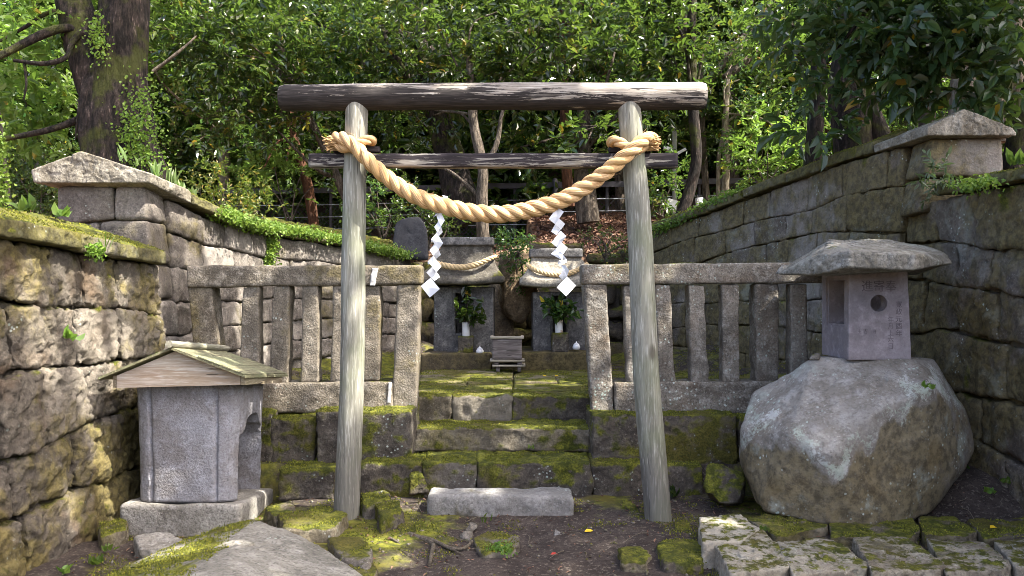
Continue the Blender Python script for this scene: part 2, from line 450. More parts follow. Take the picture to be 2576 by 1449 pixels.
M = {}
M['wall_left'] = stone_mat("wall_left_stone", (0.185, 0.158, 0.122), (0.085, 0.072, 0.058), (0.27, 0.238, 0.19), moss=0.28, top=0.55, lichen=0.35, rust=0.4, rough_bump=1.0, algae=0.62, bd=0.05, alg=(0.185, 0.15, 0.046))
M['wall_tall'] = stone_mat("wall_tall_stone", (0.185, 0.16, 0.135), (0.09, 0.077, 0.065), (0.3, 0.27, 0.235), moss=0.05, top=0.5, lichen=0.3, rough_bump=0.7, algae=0.35, bd=0.035)
M['wall_right'] = stone_mat("wall_right_stone", (0.215, 0.178, 0.142), (0.11, 0.09, 0.07), (0.34, 0.31, 0.27), moss=0.3, top=0.4, lichen=0.5, pale=0.25, rough_bump=0.8, algae=0.78, bd=0.04, alg=(0.15, 0.118, 0.042))
M['wall_back'] = stone_mat("wall_back_stone", (0.12, 0.095, 0.065), (0.05, 0.04, 0.032), (0.20, 0.16, 0.11), moss=0.42, top=0.7, rough_bump=1.0, algae=0.7)
M['coping'] = stone_mat("coping_stone", (0.25, 0.225, 0.175), (0.13, 0.11, 0.08), (0.38, 0.35, 0.29), moss=0.02, top=0.85, lichen=0.3, pale=0.3, rough_bump=0.7, algae=0.3)
M['coping_moss'] = stone_mat("mossy_coping_stone", (0.21, 0.18, 0.14), (0.10, 0.085, 0.06), (0.31, 0.29, 0.24), moss=0.5, top=0.95, lichen=0.3, pale=0.25, rough_bump=0.8, algae=0.9, alg=(0.12, 0.108, 0.028))
M['fence_left'] = stone_mat("fence_andesite", (0.225, 0.19, 0.142), (0.11, 0.092, 0.067), (0.37, 0.325, 0.26), moss=-0.12, top=0.85, lichen=0.55, rough_bump=0.6, sc=1.6, fine=1.8, algae=0.42, grain=0.8, alg=(0.17, 0.135, 0.055))
M['fence_right'] = stone_mat("fence_lichened_andesite", (0.235, 0.205, 0.165), (0.115, 0.097, 0.076), (0.37, 0.345, 0.3), moss=-0.10, top=0.85, lichen=1.0, rust=0.2, rough_bump=0.6, sc=1.6, fine=1.8, algae=0.32, grain=0.8, alg=(0.15, 0.12, 0.055))
M['mossy'] = stone_mat("mossy_block_stone", (0.145, 0.122, 0.095), (0.06, 0.05, 0.04), (0.23, 0.205, 0.17), moss=0.8, top=0.6, lichen=0.8, rough_bump=0.9, algae=0.55, alg=(0.15, 0.125, 0.042))
M['step'] = stone_mat("step_stone", (0.19, 0.16, 0.115), (0.09, 0.075, 0.052), (0.28, 0.25, 0.20), moss=0.7, top=0.6, lichen=0.2, rough_bump=0.9, algae=0.6, alg=(0.17, 0.14, 0.05))
M['step_low'] = stone_mat("low_step_stone", (0.25, 0.24, 0.225), (0.13, 0.12, 0.105), (0.34, 0.33, 0.31), moss=0.12, top=0.1, lichen=0.3, pale=0.2, rough_bump=0.7, algae=0.3, grain=0.7)
M['paving'] = stone_mat("terrace_slab_stone", (0.21, 0.175, 0.115), (0.12, 0.10, 0.06), (0.33, 0.29, 0.20), moss=0.5, top=0.55, rough_bump=0.7, algae=0.7, alg=(0.19, 0.165, 0.06))
M['boulder'] = stone_mat("boulder_stone", (0.265, 0.245, 0.215), (0.17, 0.148, 0.12), (0.35, 0.33, 0.3), moss=-0.6, top=-0.1, lichen=0.8, pale=0.55, rust=0.7, rough_bump=0.35, fine=0.9, mossfreq=1.7, zone=1.1, algae=0.55, pits=0.3, alg=(0.20, 0.158, 0.08))
M['flatrock'] = stone_mat("flat_rock_stone", (0.24, 0.225, 0.19), (0.15, 0.14, 0.115), (0.32, 0.305, 0.265), moss=-0.55, top=0.3, lichen=0.3, rough_bump=0.5, zone=1.3)
M['kerb'] = stone_mat("edging_stone", (0.33, 0.29, 0.22), (0.18, 0.15, 0.11), (0.46, 0.43, 0.35), moss=0.2, top=0.66, lichen=0.35, pale=0.3, rough_bump=0.8, mossfreq=12.0, algae=0.35)
M['kerb_moss'] = stone_mat("mossy_edging_stone", (0.22, 0.19, 0.13), (0.11, 0.09, 0.06), (0.32, 0.29, 0.22), moss=0.45, top=0.85, lichen=0.2, rough_bump=0.8, algae=0.7)
M['rock'] = stone_mat("small_rock_stone", (0.22, 0.195, 0.16), (0.11, 0.095, 0.075), (0.33, 0.30, 0.26), moss=0.2, top=0.85, lichen=0.3, rough_bump=0.7, algae=0.5)
M['box'] = stone_mat("grey_box_stone", (0.265, 0.265, 0.285), (0.20, 0.185, 0.18), (0.345, 0.345, 0.37), moss=-0.6, top=0.2, lichen=0.25, rough_bump=0.35, sc=1.5, fine=1.6, pits=0.35, grain=0.45)
M['boxbase'] = stone_mat("grey_plinth_stone", (0.28, 0.265, 0.235), (0.17, 0.155, 0.13), (0.36, 0.345, 0.31), moss=-0.2, top=0.45, lichen=0.2, rough_bump=0.5, sc=1.4)
M['lantern'] = stone_mat("lantern_stone", (0.27, 0.237, 0.245), (0.2, 0.175, 0.18), (0.33, 0.295, 0.305), moss=-0.7, top=0.1, lichen=0.0, rough_bump=0.3, sc=1.5, fine=0.9, pits=0.12, grain=0.25)
M['lantern_roof'] = stone_mat("lantern_roof_stone", (0.22, 0.205, 0.175), (0.12, 0.11, 0.085), (0.33, 0.32, 0.28), moss=-0.05, top=0.45, lichen=0.4, pale=0.3, rough_bump=0.7, algae=0.3)
M['carved'] = stone_mat("carved_letter_stone", (0.165, 0.138, 0.15), (0.12, 0.10, 0.108), (0.2, 0.17, 0.18), moss=-2, top=0, pits=0)
M['shrine'] = stone_mat("shrine_stone", (0.165, 0.155, 0.145), (0.07, 0.066, 0.064), (0.28, 0.26, 0.235), moss=-0.05, top=0.6, lichen=0.3, rough_bump=0.4, algae=0.3)
M['shrine_pale'] = stone_mat("pale_shrine_stone", (0.31, 0.28, 0.23), (0.17, 0.145, 0.11), (0.42, 0.385, 0.32), moss=-0.05, top=0.6, lichen=0.3, rough_bump=0.4)
M['plinth'] = stone_mat("shrine_plinth_stone", (0.12, 0.095, 0.05), (0.065, 0.05, 0.03), (0.18, 0.15, 0.09), moss=0.22, top=0.4, rough_bump=0.5, algae=0.8, alg=(0.14, 0.11, 0.045))
M['rootrock'] = stone_mat("brown_rock", (0.26, 0.18, 0.10), (0.12, 0.085, 0.05), (0.40, 0.30, 0.18), moss=-0.05, top=0.4, rough_bump=1.0)

def wood(name, base, dark, light, axis, green=0.0, paint=None, knots=True, damp=False):
    """weathered wood, grain along the object's local axis; paint=(colour, where) is old paint worn off the top and ends"""
    s = NT(name); sc = [7.0, 7.0, 7.0]; sc[axis] = 0.55
    co = s.coords(tuple(sc)); iso = s.coords()
    g = s.noise(co, 4.0, 8, 0.62, 0.4); g2 = s.noise(co, 14.0, 5, 0.6)
    c = s.mix(s.ramp(g, 0.35, 0.66), dark, base); c = s.mix(s.ramp(g2, 0.5, 0.72), c, light)
    if green:
        c = s.mix(s.math('MULTIPLY', s.ramp(s.noise(iso, 2.2, 5), 0.46, 0.64), green), c, (0.16, 0.185, 0.10))
    crack = s.ramp(s.noise(co, 6.0, 3, 0.5), 0.345, 0.30)
    c = s.mix(s.math('MULTIPLY', crack, 0.75), c, (0.03, 0.027, 0.022))
    if knots and not paint:
        kv = s.n("ShaderNodeTexVoronoi", {"Vector": s.coords((3.0, 3.0, 1.7)), "Scale": 1.0})
        c = s.mix(s.ramp(kv.outputs["Distance"], 0.14, 0.06, 0, 0.75), c, (0.075, 0.065, 0.05))
    if damp:
        zz = s.n("ShaderNodeSeparateXYZ", {0: s.tc.outputs["Object"]}).outputs[2]
        dv = s.math('ADD', zz, s.math('MULTIPLY', s.math('SUBTRACT', s.noise(s.coords((5, 5, 1.2)), 2.5, 6, .7), 0.5), 1.3))
        c = s.mix(s.ramp(dv, 0.62, 0.30, 0, 0.55), c, (0.10, 0.092, 0.085))
        c = s.mix(s.ramp(s.noise(s.coords((6, 6, 1.0)), 1.6, 6, .65), 0.55, 0.68, 0, 0.5), c, (0.115, 0.108, 0.09))
    b = s.bump(g, 0.5, 0.012); b = s.bump(g2, 0.5, 0.004, b); b = s.bump(crack, -0.6, 0.01, b)
    if paint:
        worn = s.noise(s.coords((1.1, 14, 14)), 2.6, 10, 0.72, 0.5)
        z = s.n("ShaderNodeSeparateXYZ", {0: s.tc.outputs["Object"]})
        v = s.math('ADD', s.math('MULTIPLY', s.math('SUBTRACT', worn, 0.5), 3.2), s.math('MULTIPLY', z.outputs[2], paint[1]))
        v = s.math('ADD', v, s.math('MULTIPLY', z.outputs[0], paint[2]))
        f = s.ramp(v, paint[3], paint[3] + 0.06)
        c = s.mix(f, s.mix(s.ramp(g2, 0.4, 0.7), paint[0], tuple(min(1, 2.2 * k) for k in paint[0])), c)
    return s.done(c, b)
M['post'] = wood("weathered_post_wood", (0.275, 0.265, 0.215), (0.15, 0.145, 0.115), (0.42, 0.41, 0.36), 2, green=0.4, damp=True)
M['beam'] = wood("worn_black_beam_wood", (0.34, 0.30, 0.25), (0.19, 0.16, 0.13), (0.48, 0.44, 0.38), 0, paint=((0.023, 0.0195, 0.0175), 5.0, 0.24, 0.13))
M['tie'] = wood("worn_black_tie_wood", (0.24, 0.22, 0.19), (0.14, 0.125, 0.10), (0.36, 0.34, 0.30), 0, paint=((0.022, 0.018, 0.019), -3.0, -0.05, 0.10))
M['pine'] = wood("pale_pine_board", (0.58, 0.50, 0.42), (0.38, 0.28, 0.20), (0.66, 0.60, 0.52), 0, green=0.15, knots=False)
M['pine_side'] = wood("pine_side_board", (0.36, 0.30, 0.21), (0.22, 0.17, 0.11), (0.44, 0.38, 0.28), 1, green=0.3, knots=False)
M['roofboard'] = wood("mossy_roof_board", (0.20, 0.19, 0.11), (0.11, 0.10, 0.06), (0.30, 0.29, 0.17), 1, green=0.5, knots=False)
M['bamboo'] = wood("old_bamboo", (0.23, 0.215, 0.16), (0.13, 0.12, 0.09), (0.31, 0.295, 0.24), 1, green=0.2, knots=False)
M['boxwood'] = wood("old_grey_brown_wood", (0.17, 0.145, 0.14), (0.09, 0.075, 0.07), (0.26, 0.235, 0.225), 0, knots=False)
M['boxlid'] = wood("silvered_wood", (0.33, 0.30, 0.24), (0.19, 0.17, 0.13), (0.43, 0.40, 0.33), 0, knots=False)

def bark(name, base, dark, light, moss=0.3, freq=1.0):
    s = NT(name); co = s.coords((5 * freq, 5 * freq, 1.3 * freq)); iso = s.coords()
    n = s.noise(co, 3.0, 9, 0.68, 0.3); n2 = s.noise(iso, 12, 5)
    fl = s.noise(s.coords((16 * freq, 16 * freq, 5 * freq)), 2.0, 7, 0.75)
    c = s.mix(s.ramp(s.math('ADD', n, s.math('MULTIPLY', s.math('SUBTRACT', fl, 0.5), 0.7)), 0.40, 0.60), dark, base); c = s.mix(s.math('MULTIPLY', s.ramp(n, 0.54, 0.66), s.ramp(fl, 0.5, 0.6)), c, light)
    f = s.ramp(s.noise(iso, 1.7, 7, 0.65), 0.62 - 0.3 * moss, 0.72 - 0.3 * moss)
    c = s.mix(s.math('MULTIPLY', f, 0.85 if moss > 0 else 0.0), c, (0.055, 0.062, 0.012))
    b = s.bump(n, 1.0, 0.07); b = s.bump(s.noise(s.coords((14, 14, 4)), 3.0, 6, .7), 0.8, 0.03, b); b = s.bump(n2, 0.4, 0.01, b)
    return s.done(c, b)
M['bark_big'] = bark("dark_rough_bark", (0.040, 0.030, 0.024), (0.010, 0.008, 0.006), (0.20, 0.15, 0.125), 0.42)
M['bark'] = bark("grey_brown_bark", (0.15, 0.12, 0.09), (0.05, 0.04, 0.03), (0.24, 0.21, 0.16), 0.15)
M['bark_red'] = bark("orange_brown_bark", (0.13, 0.058, 0.03), (0.06, 0.028, 0.015), (0.20, 0.10, 0.055), -0.3)
M['bark_pale'] = bark("pale_bark", (0.30, 0.26, 0.20), (0.16, 0.13, 0.09), (0.42, 0.38, 0.32), -0.1)

def leaf_mat(name, a, b, c, gloss=0.38, trans=0.38, yellow=0.012, tr=(0.22, 0.37, 0.05)):
    s = NT(name)
    g = s.n("ShaderNodeNewGeometry"); r = g.outputs["Random Per Island"]
    col = s.mix(s.ramp(r, 0.0, 0.6), a, b); col = s.mix(s.ramp(r, 0.55, 1.0 - yellow), col, c)
    col = s.mix(s.ramp(r, 1.0 - yellow, 1.0 - yellow * 0.9), col, (0.42, 0.30, 0.03))
    col = s.mix(s.math('MAXIMUM', s.attr("tint"), 0.0), col, (0.34, 0.30, 0.03))
    rv = s.n("ShaderNodeObjectInfo").outputs["Random"]; hs = s.n("ShaderNodeHueSaturation", {"Hue": s.ramp(rv, 0, 1, .485, .512), "Value": s.ramp(rv, 0, 1, .55, 1.35), "Color": col}); col = hs.outputs[0]
    s.t.links.new(col, s.b.inputs["Base Color"])
    s.b.inputs["Roughness"].default_value = gloss; s.b.inputs["Specular IOR Level"].default_value = 0.55
    tl = s.n("ShaderNodeBsdfTranslucent", {"Color": s.mix(0.5, s.mix(0.45, col, (*tr, 1)), (*tr, 1))})
    mx = s.n("ShaderNodeMixShader", {0: trans, 1: s.b.outputs[0], 2: tl.outputs[0]})
    s.t.links.new(mx.outputs[0], s.out.inputs[0])
    return s.m
M['leaf_camellia'] = leaf_mat("glossy_evergreen_leaf", (0.014, 0.032, 0.009), (0.030, 0.062, 0.014), (0.075, 0.105, 0.020), gloss=0.2, trans=0.24)
M['leaf_far'] = leaf_mat("mid_green_evergreen_leaf", (0.016, 0.048, 0.014), (0.034, 0.086, 0.022), (0.085, 0.140, 0.032), gloss=0.22, trans=0.32)  # mid-green evergreen leaf colour
M['leaf_bright'] = leaf_mat("fresh_green_leaf", (0.07, 0.14, 0.02), (0.11, 0.19, 0.03), (0.16, 0.22, 0.04), gloss=0.5, trans=0.5)
M['leaf_dark'] = leaf_mat("dark_broad_leaf", (0.022, 0.056, 0.022), (0.038, 0.082, 0.030), (0.062, 0.11, 0.032), gloss=0.35, trans=0.22, yellow=0.008)
M['leaf_creeper'] = leaf_mat("creeping_fern_leaf", (0.085, 0.15, 0.015), (0.13, 0.20, 0.02), (0.19, 0.25, 0.03), gloss=0.55, trans=0.35, yellow=0.0)
M['leaf_yellow'] = leaf_mat("yellow_tipped_leaf", (0.06, 0.10, 0.015), (0.12, 0.15, 0.02), (0.36, 0.31, 0.03), gloss=0.4, trans=0.35, yellow=0.1)
M['leaf_fern'] = leaf_mat("pale_strap_leaf", (0.11, 0.17, 0.055), (0.15, 0.21, 0.08), (0.19, 0.24, 0.09), gloss=0.5, trans=0.3, yellow=0.0)
M['leaf_grey'] = leaf_mat("grey_green_leaf", (0.10, 0.14, 0.08), (0.15, 0.19, 0.11), (0.19, 0.22, 0.13), gloss=0.45, trans=0.25, yellow=0.0)
def litter_mat(name, cols):
    s = NT(name); r = s.n("ShaderNodeNewGeometry").outputs["Random Per Island"]
    c = s.mix(s.ramp(r, 0.1, 0.45), cols[0], cols[1]); c = s.mix(s.ramp(r, 0.5, 0.95), c, cols[2])
    s.b.inputs["Roughness"].default_value = 0.6
    return s.done(c)
M['litter'] = litter_mat("dry_fallen_leaf", [(0.05, 0.025, 0.018), (0.12, 0.06, 0.04), (0.24, 0.14, 0.09)])
M['yellowleaf'] = litter_mat("yellow_fallen_leaf", [(0.62, 0.42, 0.02)] * 3)
M['redleaf'] = litter_mat("red_fallen_leaf", [(0.30, 0.03, 0.02)] * 3)

def plain(name, c, rough=0.5, metal=0.0, spec=0.4):
    s = NT(name); s.b.inputs["Roughness"].default_value = rough; s.b.inputs["Metallic"].default_value = metal; s.b.inputs["Specular IOR Level"].default_value = spec
    n = s.noise(s.coords(), 9, 6); col = s.mix(s.ramp(n, 0.3, 0.7), tuple(0.82 * k for k in c), c)
    return s.done(col, s.bump(n, 0.08, 0.004))
M['mortar'] = plain('pale_mortar', (0.55, 0.53, 0.50), 0.9)
M['paper'] = plain("white_paper", (0.80, 0.81, 0.84), 0.7)
M['china'] = plain("white_glazed_china", (0.80, 0.80, 0.80), 0.18, spec=0.6)
s = NT("stained_white_china"); f = s.ramp(s.noise(s.coords(), 7, 4), 0.54, 0.64)
s.b.inputs["Roughness"].default_value = 0.25
M['china_stain'] = s.done(s.mix(f, (0.78, 0.77, 0.74), (0.62, 0.40, 0.26)))
M['iron'] = plain("dark_painted_steel", (0.055, 0.05, 0.06), 0.45)
M['wire'] = plain("galvanised_wire", (0.55, 0.57, 0.6), 0.4, 0.6)
M['pole'] = plain("grey_concrete_pole", (0.36, 0.37, 0.33), 0.8)
M['lampwhite'] = plain("white_lamp_housing", (0.78, 0.80, 0.82), 0.4)
M['dark'] = plain("deep_recess", (0.012, 0.011, 0.011), 0.9)
M['root'] = bark("pale_root_bark", (0.24, 0.20, 0.15), (0.13, 0.11, 0.08), (0.33, 0.29, 0.24), -0.3, 3.0)

s = NT("straw_rope"); u = s.n("ShaderNodeMapping", {"Vector": s.tc.outputs["UV"], "Scale": (5.0, 16.0, 1)}).outputs[0]
a = s.noise(u, 1.0, 5, 0.65); b2 = s.noise(s.coords(), 5, 3)
c = s.mix(s.ramp(a, 0.36, 0.62), (0.36, 0.19, 0.07), (0.76, 0.52, 0.27)); c = s.mix(s.ramp(b2, 0.45, 0.7), c, (0.64, 0.40, 0.165))
s.b.inputs["Roughness"].default_value = 0.6
M['rope'] = s.done(c, s.bump(a, 1.0, 0.008))
s = NT("old_straw_rope"); u = s.n("ShaderNodeMapping", {"Vector": s.tc.outputs["UV"], "Scale": (7.0, 40.0, 1)}).outputs[0]
a = s.noise(u, 1.0, 5, 0.65)
M['rope_old'] = s.done(s.mix(s.ramp(a, 0.3, 0.7), (0.42, 0.29, 0.14), (0.64, 0.48, 0.27)), s.bump(a, 0.7, 0.004))

# ground: dark bare soil, moss and (up on the bank) leaf mould
s = NT("soil_and_moss"); co = s.coords()
n1 = s.noise(co, 1.1, 7, 0.6); n2 = s.noise(co, 6, 8, 0.65); n3 = s.noise(co, 40, 5, 0.6)
c = s.mix(s.ramp(n2, 0.35, 0.7), (0.030, 0.022, 0.018), (0.065, 0.050, 0.041)); c = s.mix(s.ramp(n3, 0.52, 0.68), c, (0.13, 0.108, 0.088)); c = s.mix(s.ramp(s.noise(co, 85, 4, .75), 0.46, 0.38), c, (0.018, 0.014, 0.012))
t = s.attr("tint")           # 0 bare soil .. 1 moss .. 2 leaf mould
mm = s.math('ADD', s.math('MULTIPLY', s.math('SUBTRACT', n1, 0.5), 2.2), s.math('ADD', s.math('MULTIPLY', s.math('SUBTRACT', n2, 0.5), 1.2), t))
mc = s.mix(s.ramp(s.noise(co, 17, 6), 0.35, 0.7), MOSS[0], MOSS[1]); mc = s.mix(s.ramp(s.noise(co, 3, 4), 0.5, 0.65), mc, MOSS[2])
c = s.mix(s.ramp(mm, 0.55, 0.95), c, mc)
lm = s.mix(s.ramp(n3, 0.35, 0.65), (0.06, 0.035, 0.022), (0.17, 0.10, 0.06))
c = s.mix(s.ramp(t, 1.35, 1.8), c, lm)
bm_ = s.bump(n2, 0.7, 0.03); bm_ = s.bump(n3, 0.7, 0.008, bm_); bm_ = s.bump(s.noise(co, 150, 3), 0.5, 0.003, bm_)
M['ground'] = s.done(c, bm_)
# ---------------------------------------------------------------- ground
LB = np.array([(-2.70, -3, 0), (-2.72, 4.0, 0), (-2.70, 6.3, .5), (-2.62, 7.15, .7), (-2.45, 8.7, .72), (-1.25, 10.7, .75)])   # foot of the left walls
RB = np.array([(3.40, -3, .1), (3.38, 5.0, .2), (3.32, 6.48, .4), (3.12, 7.47, .7), (2.9, 8.37, .72), (2.3, 9.7, .75), (1.85, 10.75, .8)])
def gz(x, y):
    x = np.asarray(x, float); y = np.asarray(y, float)
    xl = np.interp(y, LB[:, 1], LB[:, 0]); xr = np.interp(y, RB[:, 1], RB[:, 0])
    q = np.stack([x, y, 0 * x], -1).reshape(-1, 3)
    n = (fbm(q * 1.6, 4, 31).reshape(x.shape)); n2 = fbm(q * 6.5, 4, 32).reshape(x.shape)
    yard = 0.018 * n + 0.012 * n2
    yard = yard + 0.26 * sstep(2.55, 3.2, x) * sstep(4.7, 5.7, y) + -0.06 * sstep(-1.5, -1.8, x) * sstep(4.9, 5.2, y) + 0.06 * sstep(4.9, 5.8, y)
    yard = yard + 0.075 * sstep(1.18, 1.35, x) * sstep(4.1, 4.25, y) * sstep(5.12, 5.0, y)
    yard = yard + 0.035 * np.exp(-((x + 0.95) ** 2 / .35 + (y - 4.75) ** 2 / .25)) + 0.05 * np.exp(-((x - 1.0) ** 2 / .08 + (y - 4.95) ** 2 / .1))
    st = 0.20 * sstep(5.95, 6.02, y) + 0.19 * sstep(6.42, 6.5, y) + 0.20 * sstep(6.9, 6.97, y)
    ins = np.where(y < 6.0, yard, 0.06 + st + 0.012 * n2)
    bank = 0.22 * sstep(7.2, 8.2, y) * (sstep(0.75, 0.1, x - xl) + sstep(0.85, 0.1, xr - x)) * (0.75 + 0.5 * n)
    ins = ins + bank
    top = 1.95 + 0.12 * n
    back = 2.12 + np.maximum(0, y - 11.2) * np.where(x > 0.3, 0.22, 0.085) * np.where(y < 15.5, 1, 0) + np.where(y >= 15.5, np.where(x > .3, .95, .37), 0) + 0.05 * n
    back = back + 0.42 * np.maximum(0, y - 17) + 0.5 * fbm(q * 0.12, 3, 40).reshape(x.shape) * sstep(17, 26, y)
    lft = 2.0 - 0.25 * sstep(-6, -3.4, x) + 0.03 * np.maximum(0, -x - 3.5) + 0.1 * n
    lft = np.where(y < 6.2, np.minimum(lft, 1.80), lft)
    rgt = 2.2 + 0.06 * np.maximum(0, x - 4) + 0.05 * n + 0.35 * sstep(6.0, 8.5, y)
    a = sstep(0.30, 0.55, xl - x); b = sstep(0.30, 0.55, x - xr); c = sstep(11.05, 11.4, y)
    z = ins * (1 - a) + lft * a; z = z * (1 - b) + rgt * b
    far = sstep(11.0, 15.5, y)
    z = np.where(y > 11.0, np.maximum(z, 0) * (1 - c) + c * (back * np.clip(far + (np.abs(x - .3) < 2.0), 0, 1) + (1 - np.clip(far + (np.abs(x - .3) < 2.0), 0, 1)) * np.maximum(z, 1.9)), z)
    z = np.where(y < 3.0, np.where((x > xl) & (x < xr), yard * sstep(-3, 3, y), z), z)
    return z
def gz1(x, y): return float(gz(np.array([x]), np.array([y]))[0])
xs = np.unique(np.concatenate([np.linspace(-80, -8, 25), np.linspace(-8, -3.6, 23), np.arange(-3.6, 4.6, .042), np.linspace(4.6, 9, 23), np.linspace(9, 80, 25)]))
ys = np.unique(np.concatenate([np.linspace(-40, 2.6, 18), np.arange(2.6, 11.6, .05), np.arange(11.6, 20, .22), np.linspace(20, 90, 60)]))
X, Y = np.meshgrid(xs, ys, indexing='ij')
Z = gz(X, Y)
xl = np.interp(Y, LB[:, 1], LB[:, 0]); xr = np.interp(Y, RB[:, 1], RB[:, 0])
moss = 0.42 + 0.25 * sstep(0.5, 1.3, np.abs(X - 0.45)) + 0.25 * np.exp(-((X + 0.85) ** 2 + (Y - 4.9) ** 2) / .25) - 0.45 * np.exp(-(((X - .35) / .75) ** 4 + ((Y - 4.6) / .62) ** 4)) - 0.35 * sstep(2.3, 2.7, X) * sstep(6, 5.5, Y)
moss = moss - .3 * sstep(-2.0, -2.3, X) * sstep(6, 5.6, Y)
moss = np.where(Y > 6, 0.72, moss)
tt = np.where((X < xl - .35) | (X > xr + .35) | (Y > 11.1), 2.0, moss)
mb = MB(); nx, ny = X.shape
ii = np.arange(nx - 1)[:, None] * ny + np.arange(ny - 1)[None]
mb.add(np.stack([X, Y, Z], -1).reshape(-1, 3), q=np.stack([ii, ii + ny, ii + ny + 1, ii + 1], -1).reshape(-1, 4), tint=tt.ravel())
tag(mb.build("ground", M['ground']), kind="structure")

# ---------------------------------------------------------------- stone walls
def wall_stones(mb, bot, top, nc, wd, thick, gap=0.012, r=0.03, amp=0.012, freq=5.0, res=0.04, seed=0, wob=0.12, jit=0.35, proud=0.02, bulge=0.0, rug=0.0, hew=0.0, cell=.1):
    g = np.random.default_rng(seed); bot = np.asarray(bot, float); top = np.asarray(top, float)
    L = np.concatenate([[0], np.cumsum(np.linalg.norm(np.diff((bot + top)[:, :2] / 2, axis=0), axis=1))]); T = L[-1]
    def pt(s, v):
        b = np.array([np.interp(s, L, bot[:, k]) for k in range(3)]); t = np.array([np.interp(s, L, top[:, k]) for k in range(3)])
        return b + (t - b) * v
    def nrm(s):                                              # front -> back, horizontal
        e = 0.05; d = pt(min(s + e, T), .5) - pt(max(s - e, 0), .5); d[2] = 0; d /= np.linalg.norm(d)
        return np.array([-d[1], d[0], 0.0])
    ph = g.uniform(0, 50, nc + 1)
    def vb(s, k):
        if k in (0, nc): return k / nc
        return (k + wob * (math.sin(s * 1.9 + ph[k]) + .6 * math.sin(s * 4.3 + 2 * ph[k]))) / nc
    for k in range(nc):
        s = -g.uniform(0, wd * .6)
        while s < T:
            e = s + wd * g.uniform(1 - jit, 1 + jit)
            if T - e < wd * .3: e = T
            s0, s1 = max(s, 0), min(e, T)
            if s1 - s0 > 0.04:
                tl = g.uniform(-.03, .03) * wd
                pr = g.uniform(-proud, proud)
                c8 = []
                for si, sg in ((s0, 1), (s1, -1)):
                    col = []
                    for dpt in (0, 1):
                        zz = []
                        for kk in (k, k + 1):
                            ss = si + sg * gap / 2 + (tl if kk == k else -tl) * (0 < si < T)
                            p = pt(ss, vb(ss, kk)); p[2] += gap / 2 if kk == k else -gap / 2
                            zz.append(p + nrm(si) * (thick * dpt - (pr if not dpt else 0)))
                        col.append(zz)
                    c8.append(col)
                stone(mb, c8, r=r, amp=amp, freq=freq, res=res, seed=seed * 97 + k * 31 + int(s * 10), tint=g.uniform(-.6, .6), bulge=bulge, rug=rug, hew=hew, cell=cell)
            s = e
def core(mb, bot, top, thick, inset):
    """dark mortar and rubble behind the joints"""
    bot = np.asarray(bot, float); top = np.asarray(top, float)
    n = len(bot); v = []; q = []
    for i in range(n):
        a = bot[max(i - 1, 0)]; b = bot[min(i + 1, n - 1)]; d = b - a; d[2] = 0; d /= np.linalg.norm(d); nn = np.array([-d[1], d[0], 0])
        v += [bot[i] + nn * inset, top[i] + nn * inset - [0, 0, .02], top[i] + nn * thick - [0, 0, .02], bot[i] + nn * thick]
    for i in range(n - 1):
        for k in range(4):
            a = i * 4 + k; b = i * 4 + (k + 1) % 4; q.append([a, a + 4, b + 4, b][::-1])
    q.append([0, 1, 2, 3]); q.append([n * 4 - 1, n * 4 - 2, n * 4 - 3, n * 4 - 4])
    mb.add(v, q=q, tint=-1.0)

def slab_run(parent, name, mat, outer, inner, th_o, th_i, cuts, seed, amp=0.012, r=0.025, gap=0.008, res=0.035, flip=False):
    """coping slabs: outer/inner bottom polylines with the same vertex count; th = thickness at the outer / inner edge"""
    outer = np.asarray(outer, float); inner = np.asarray(inner, float)
    L = np.concatenate([[0], np.cumsum(np.linalg.norm(np.diff(outer, axis=0), axis=1))])
    f = lambda A, s: np.array([np.interp(s, L, A[:, k]) for k in range(3)])
    g = np.random.default_rng(seed); out = []
    for a, b in zip(cuts[:-1], cuts[1:]):
        mb = MB(); dz = g.uniform(-.008, .008); tn = g.uniform(-.4, .4)
        n = max(1, int(round((b - a) * L[-1] / .6))); 
        ss = np.array([a * L[-1] + gap / 2, b * L[-1] - gap / 2])
        c8 = []
        for s_ in (ss if not flip else ss[::-1]):
            o, i = f(outer, s_) + [0, 0, dz], f(inner, s_) + [0, 0, dz]
            c8.append([[o, o + [0, 0, th_o]], [i, i + [0, 0, th_i]]])
        stone(mb, c8, r=r * .7, amp=amp * .7, freq=5, res=res * .7, seed=seed + int(a * 100), tint=tn, hew=.02, cell=.09)
        out.append(mb.build(name, mat, parent))
    return out

# near wall on the left: big rusticated stones
wl = thing("stone_wall", "rough sunlit rusticated stone wall with low sloping mossy coping, beside the roofed stone box", "wall", (-2.75, 4.8, 0))
mb = MB()
bot = [(-2.70, 3.0, -.12), (-2.70, 4.4, -.08), (-2.66, 6.22, .0)]; top = [(-2.80, 3.0, 1.90), (-2.78, 4.34, 1.85), (-2.76, 6.26, 1.78)]
wall_stones(mb, bot, top, 5, 0.50, 0.35, gap=0.022, r=0.026, amp=0.012, freq=6.5, res=0.0135, seed=3, wob=.09, proud=.03, bulge=.010, rug=.007, hew=.034, cell=.085)
core(mb, bot, top, .36, .11)
mb.build("stonework", M['wall_left'], wl)
slab_run(wl, "coping_slab", M['coping_moss'], [(-2.70, 3.0, 1.90), (-2.68, 4.34, 1.852), (-2.68, 6.2, 1.785)], [(-3.4, 3.0, 1.93), (-3.35, 4.34, 1.88), (-3.3, 6.2, 1.81)], .10, .27, [0, .36, .62, 1], 11, amp=.016)

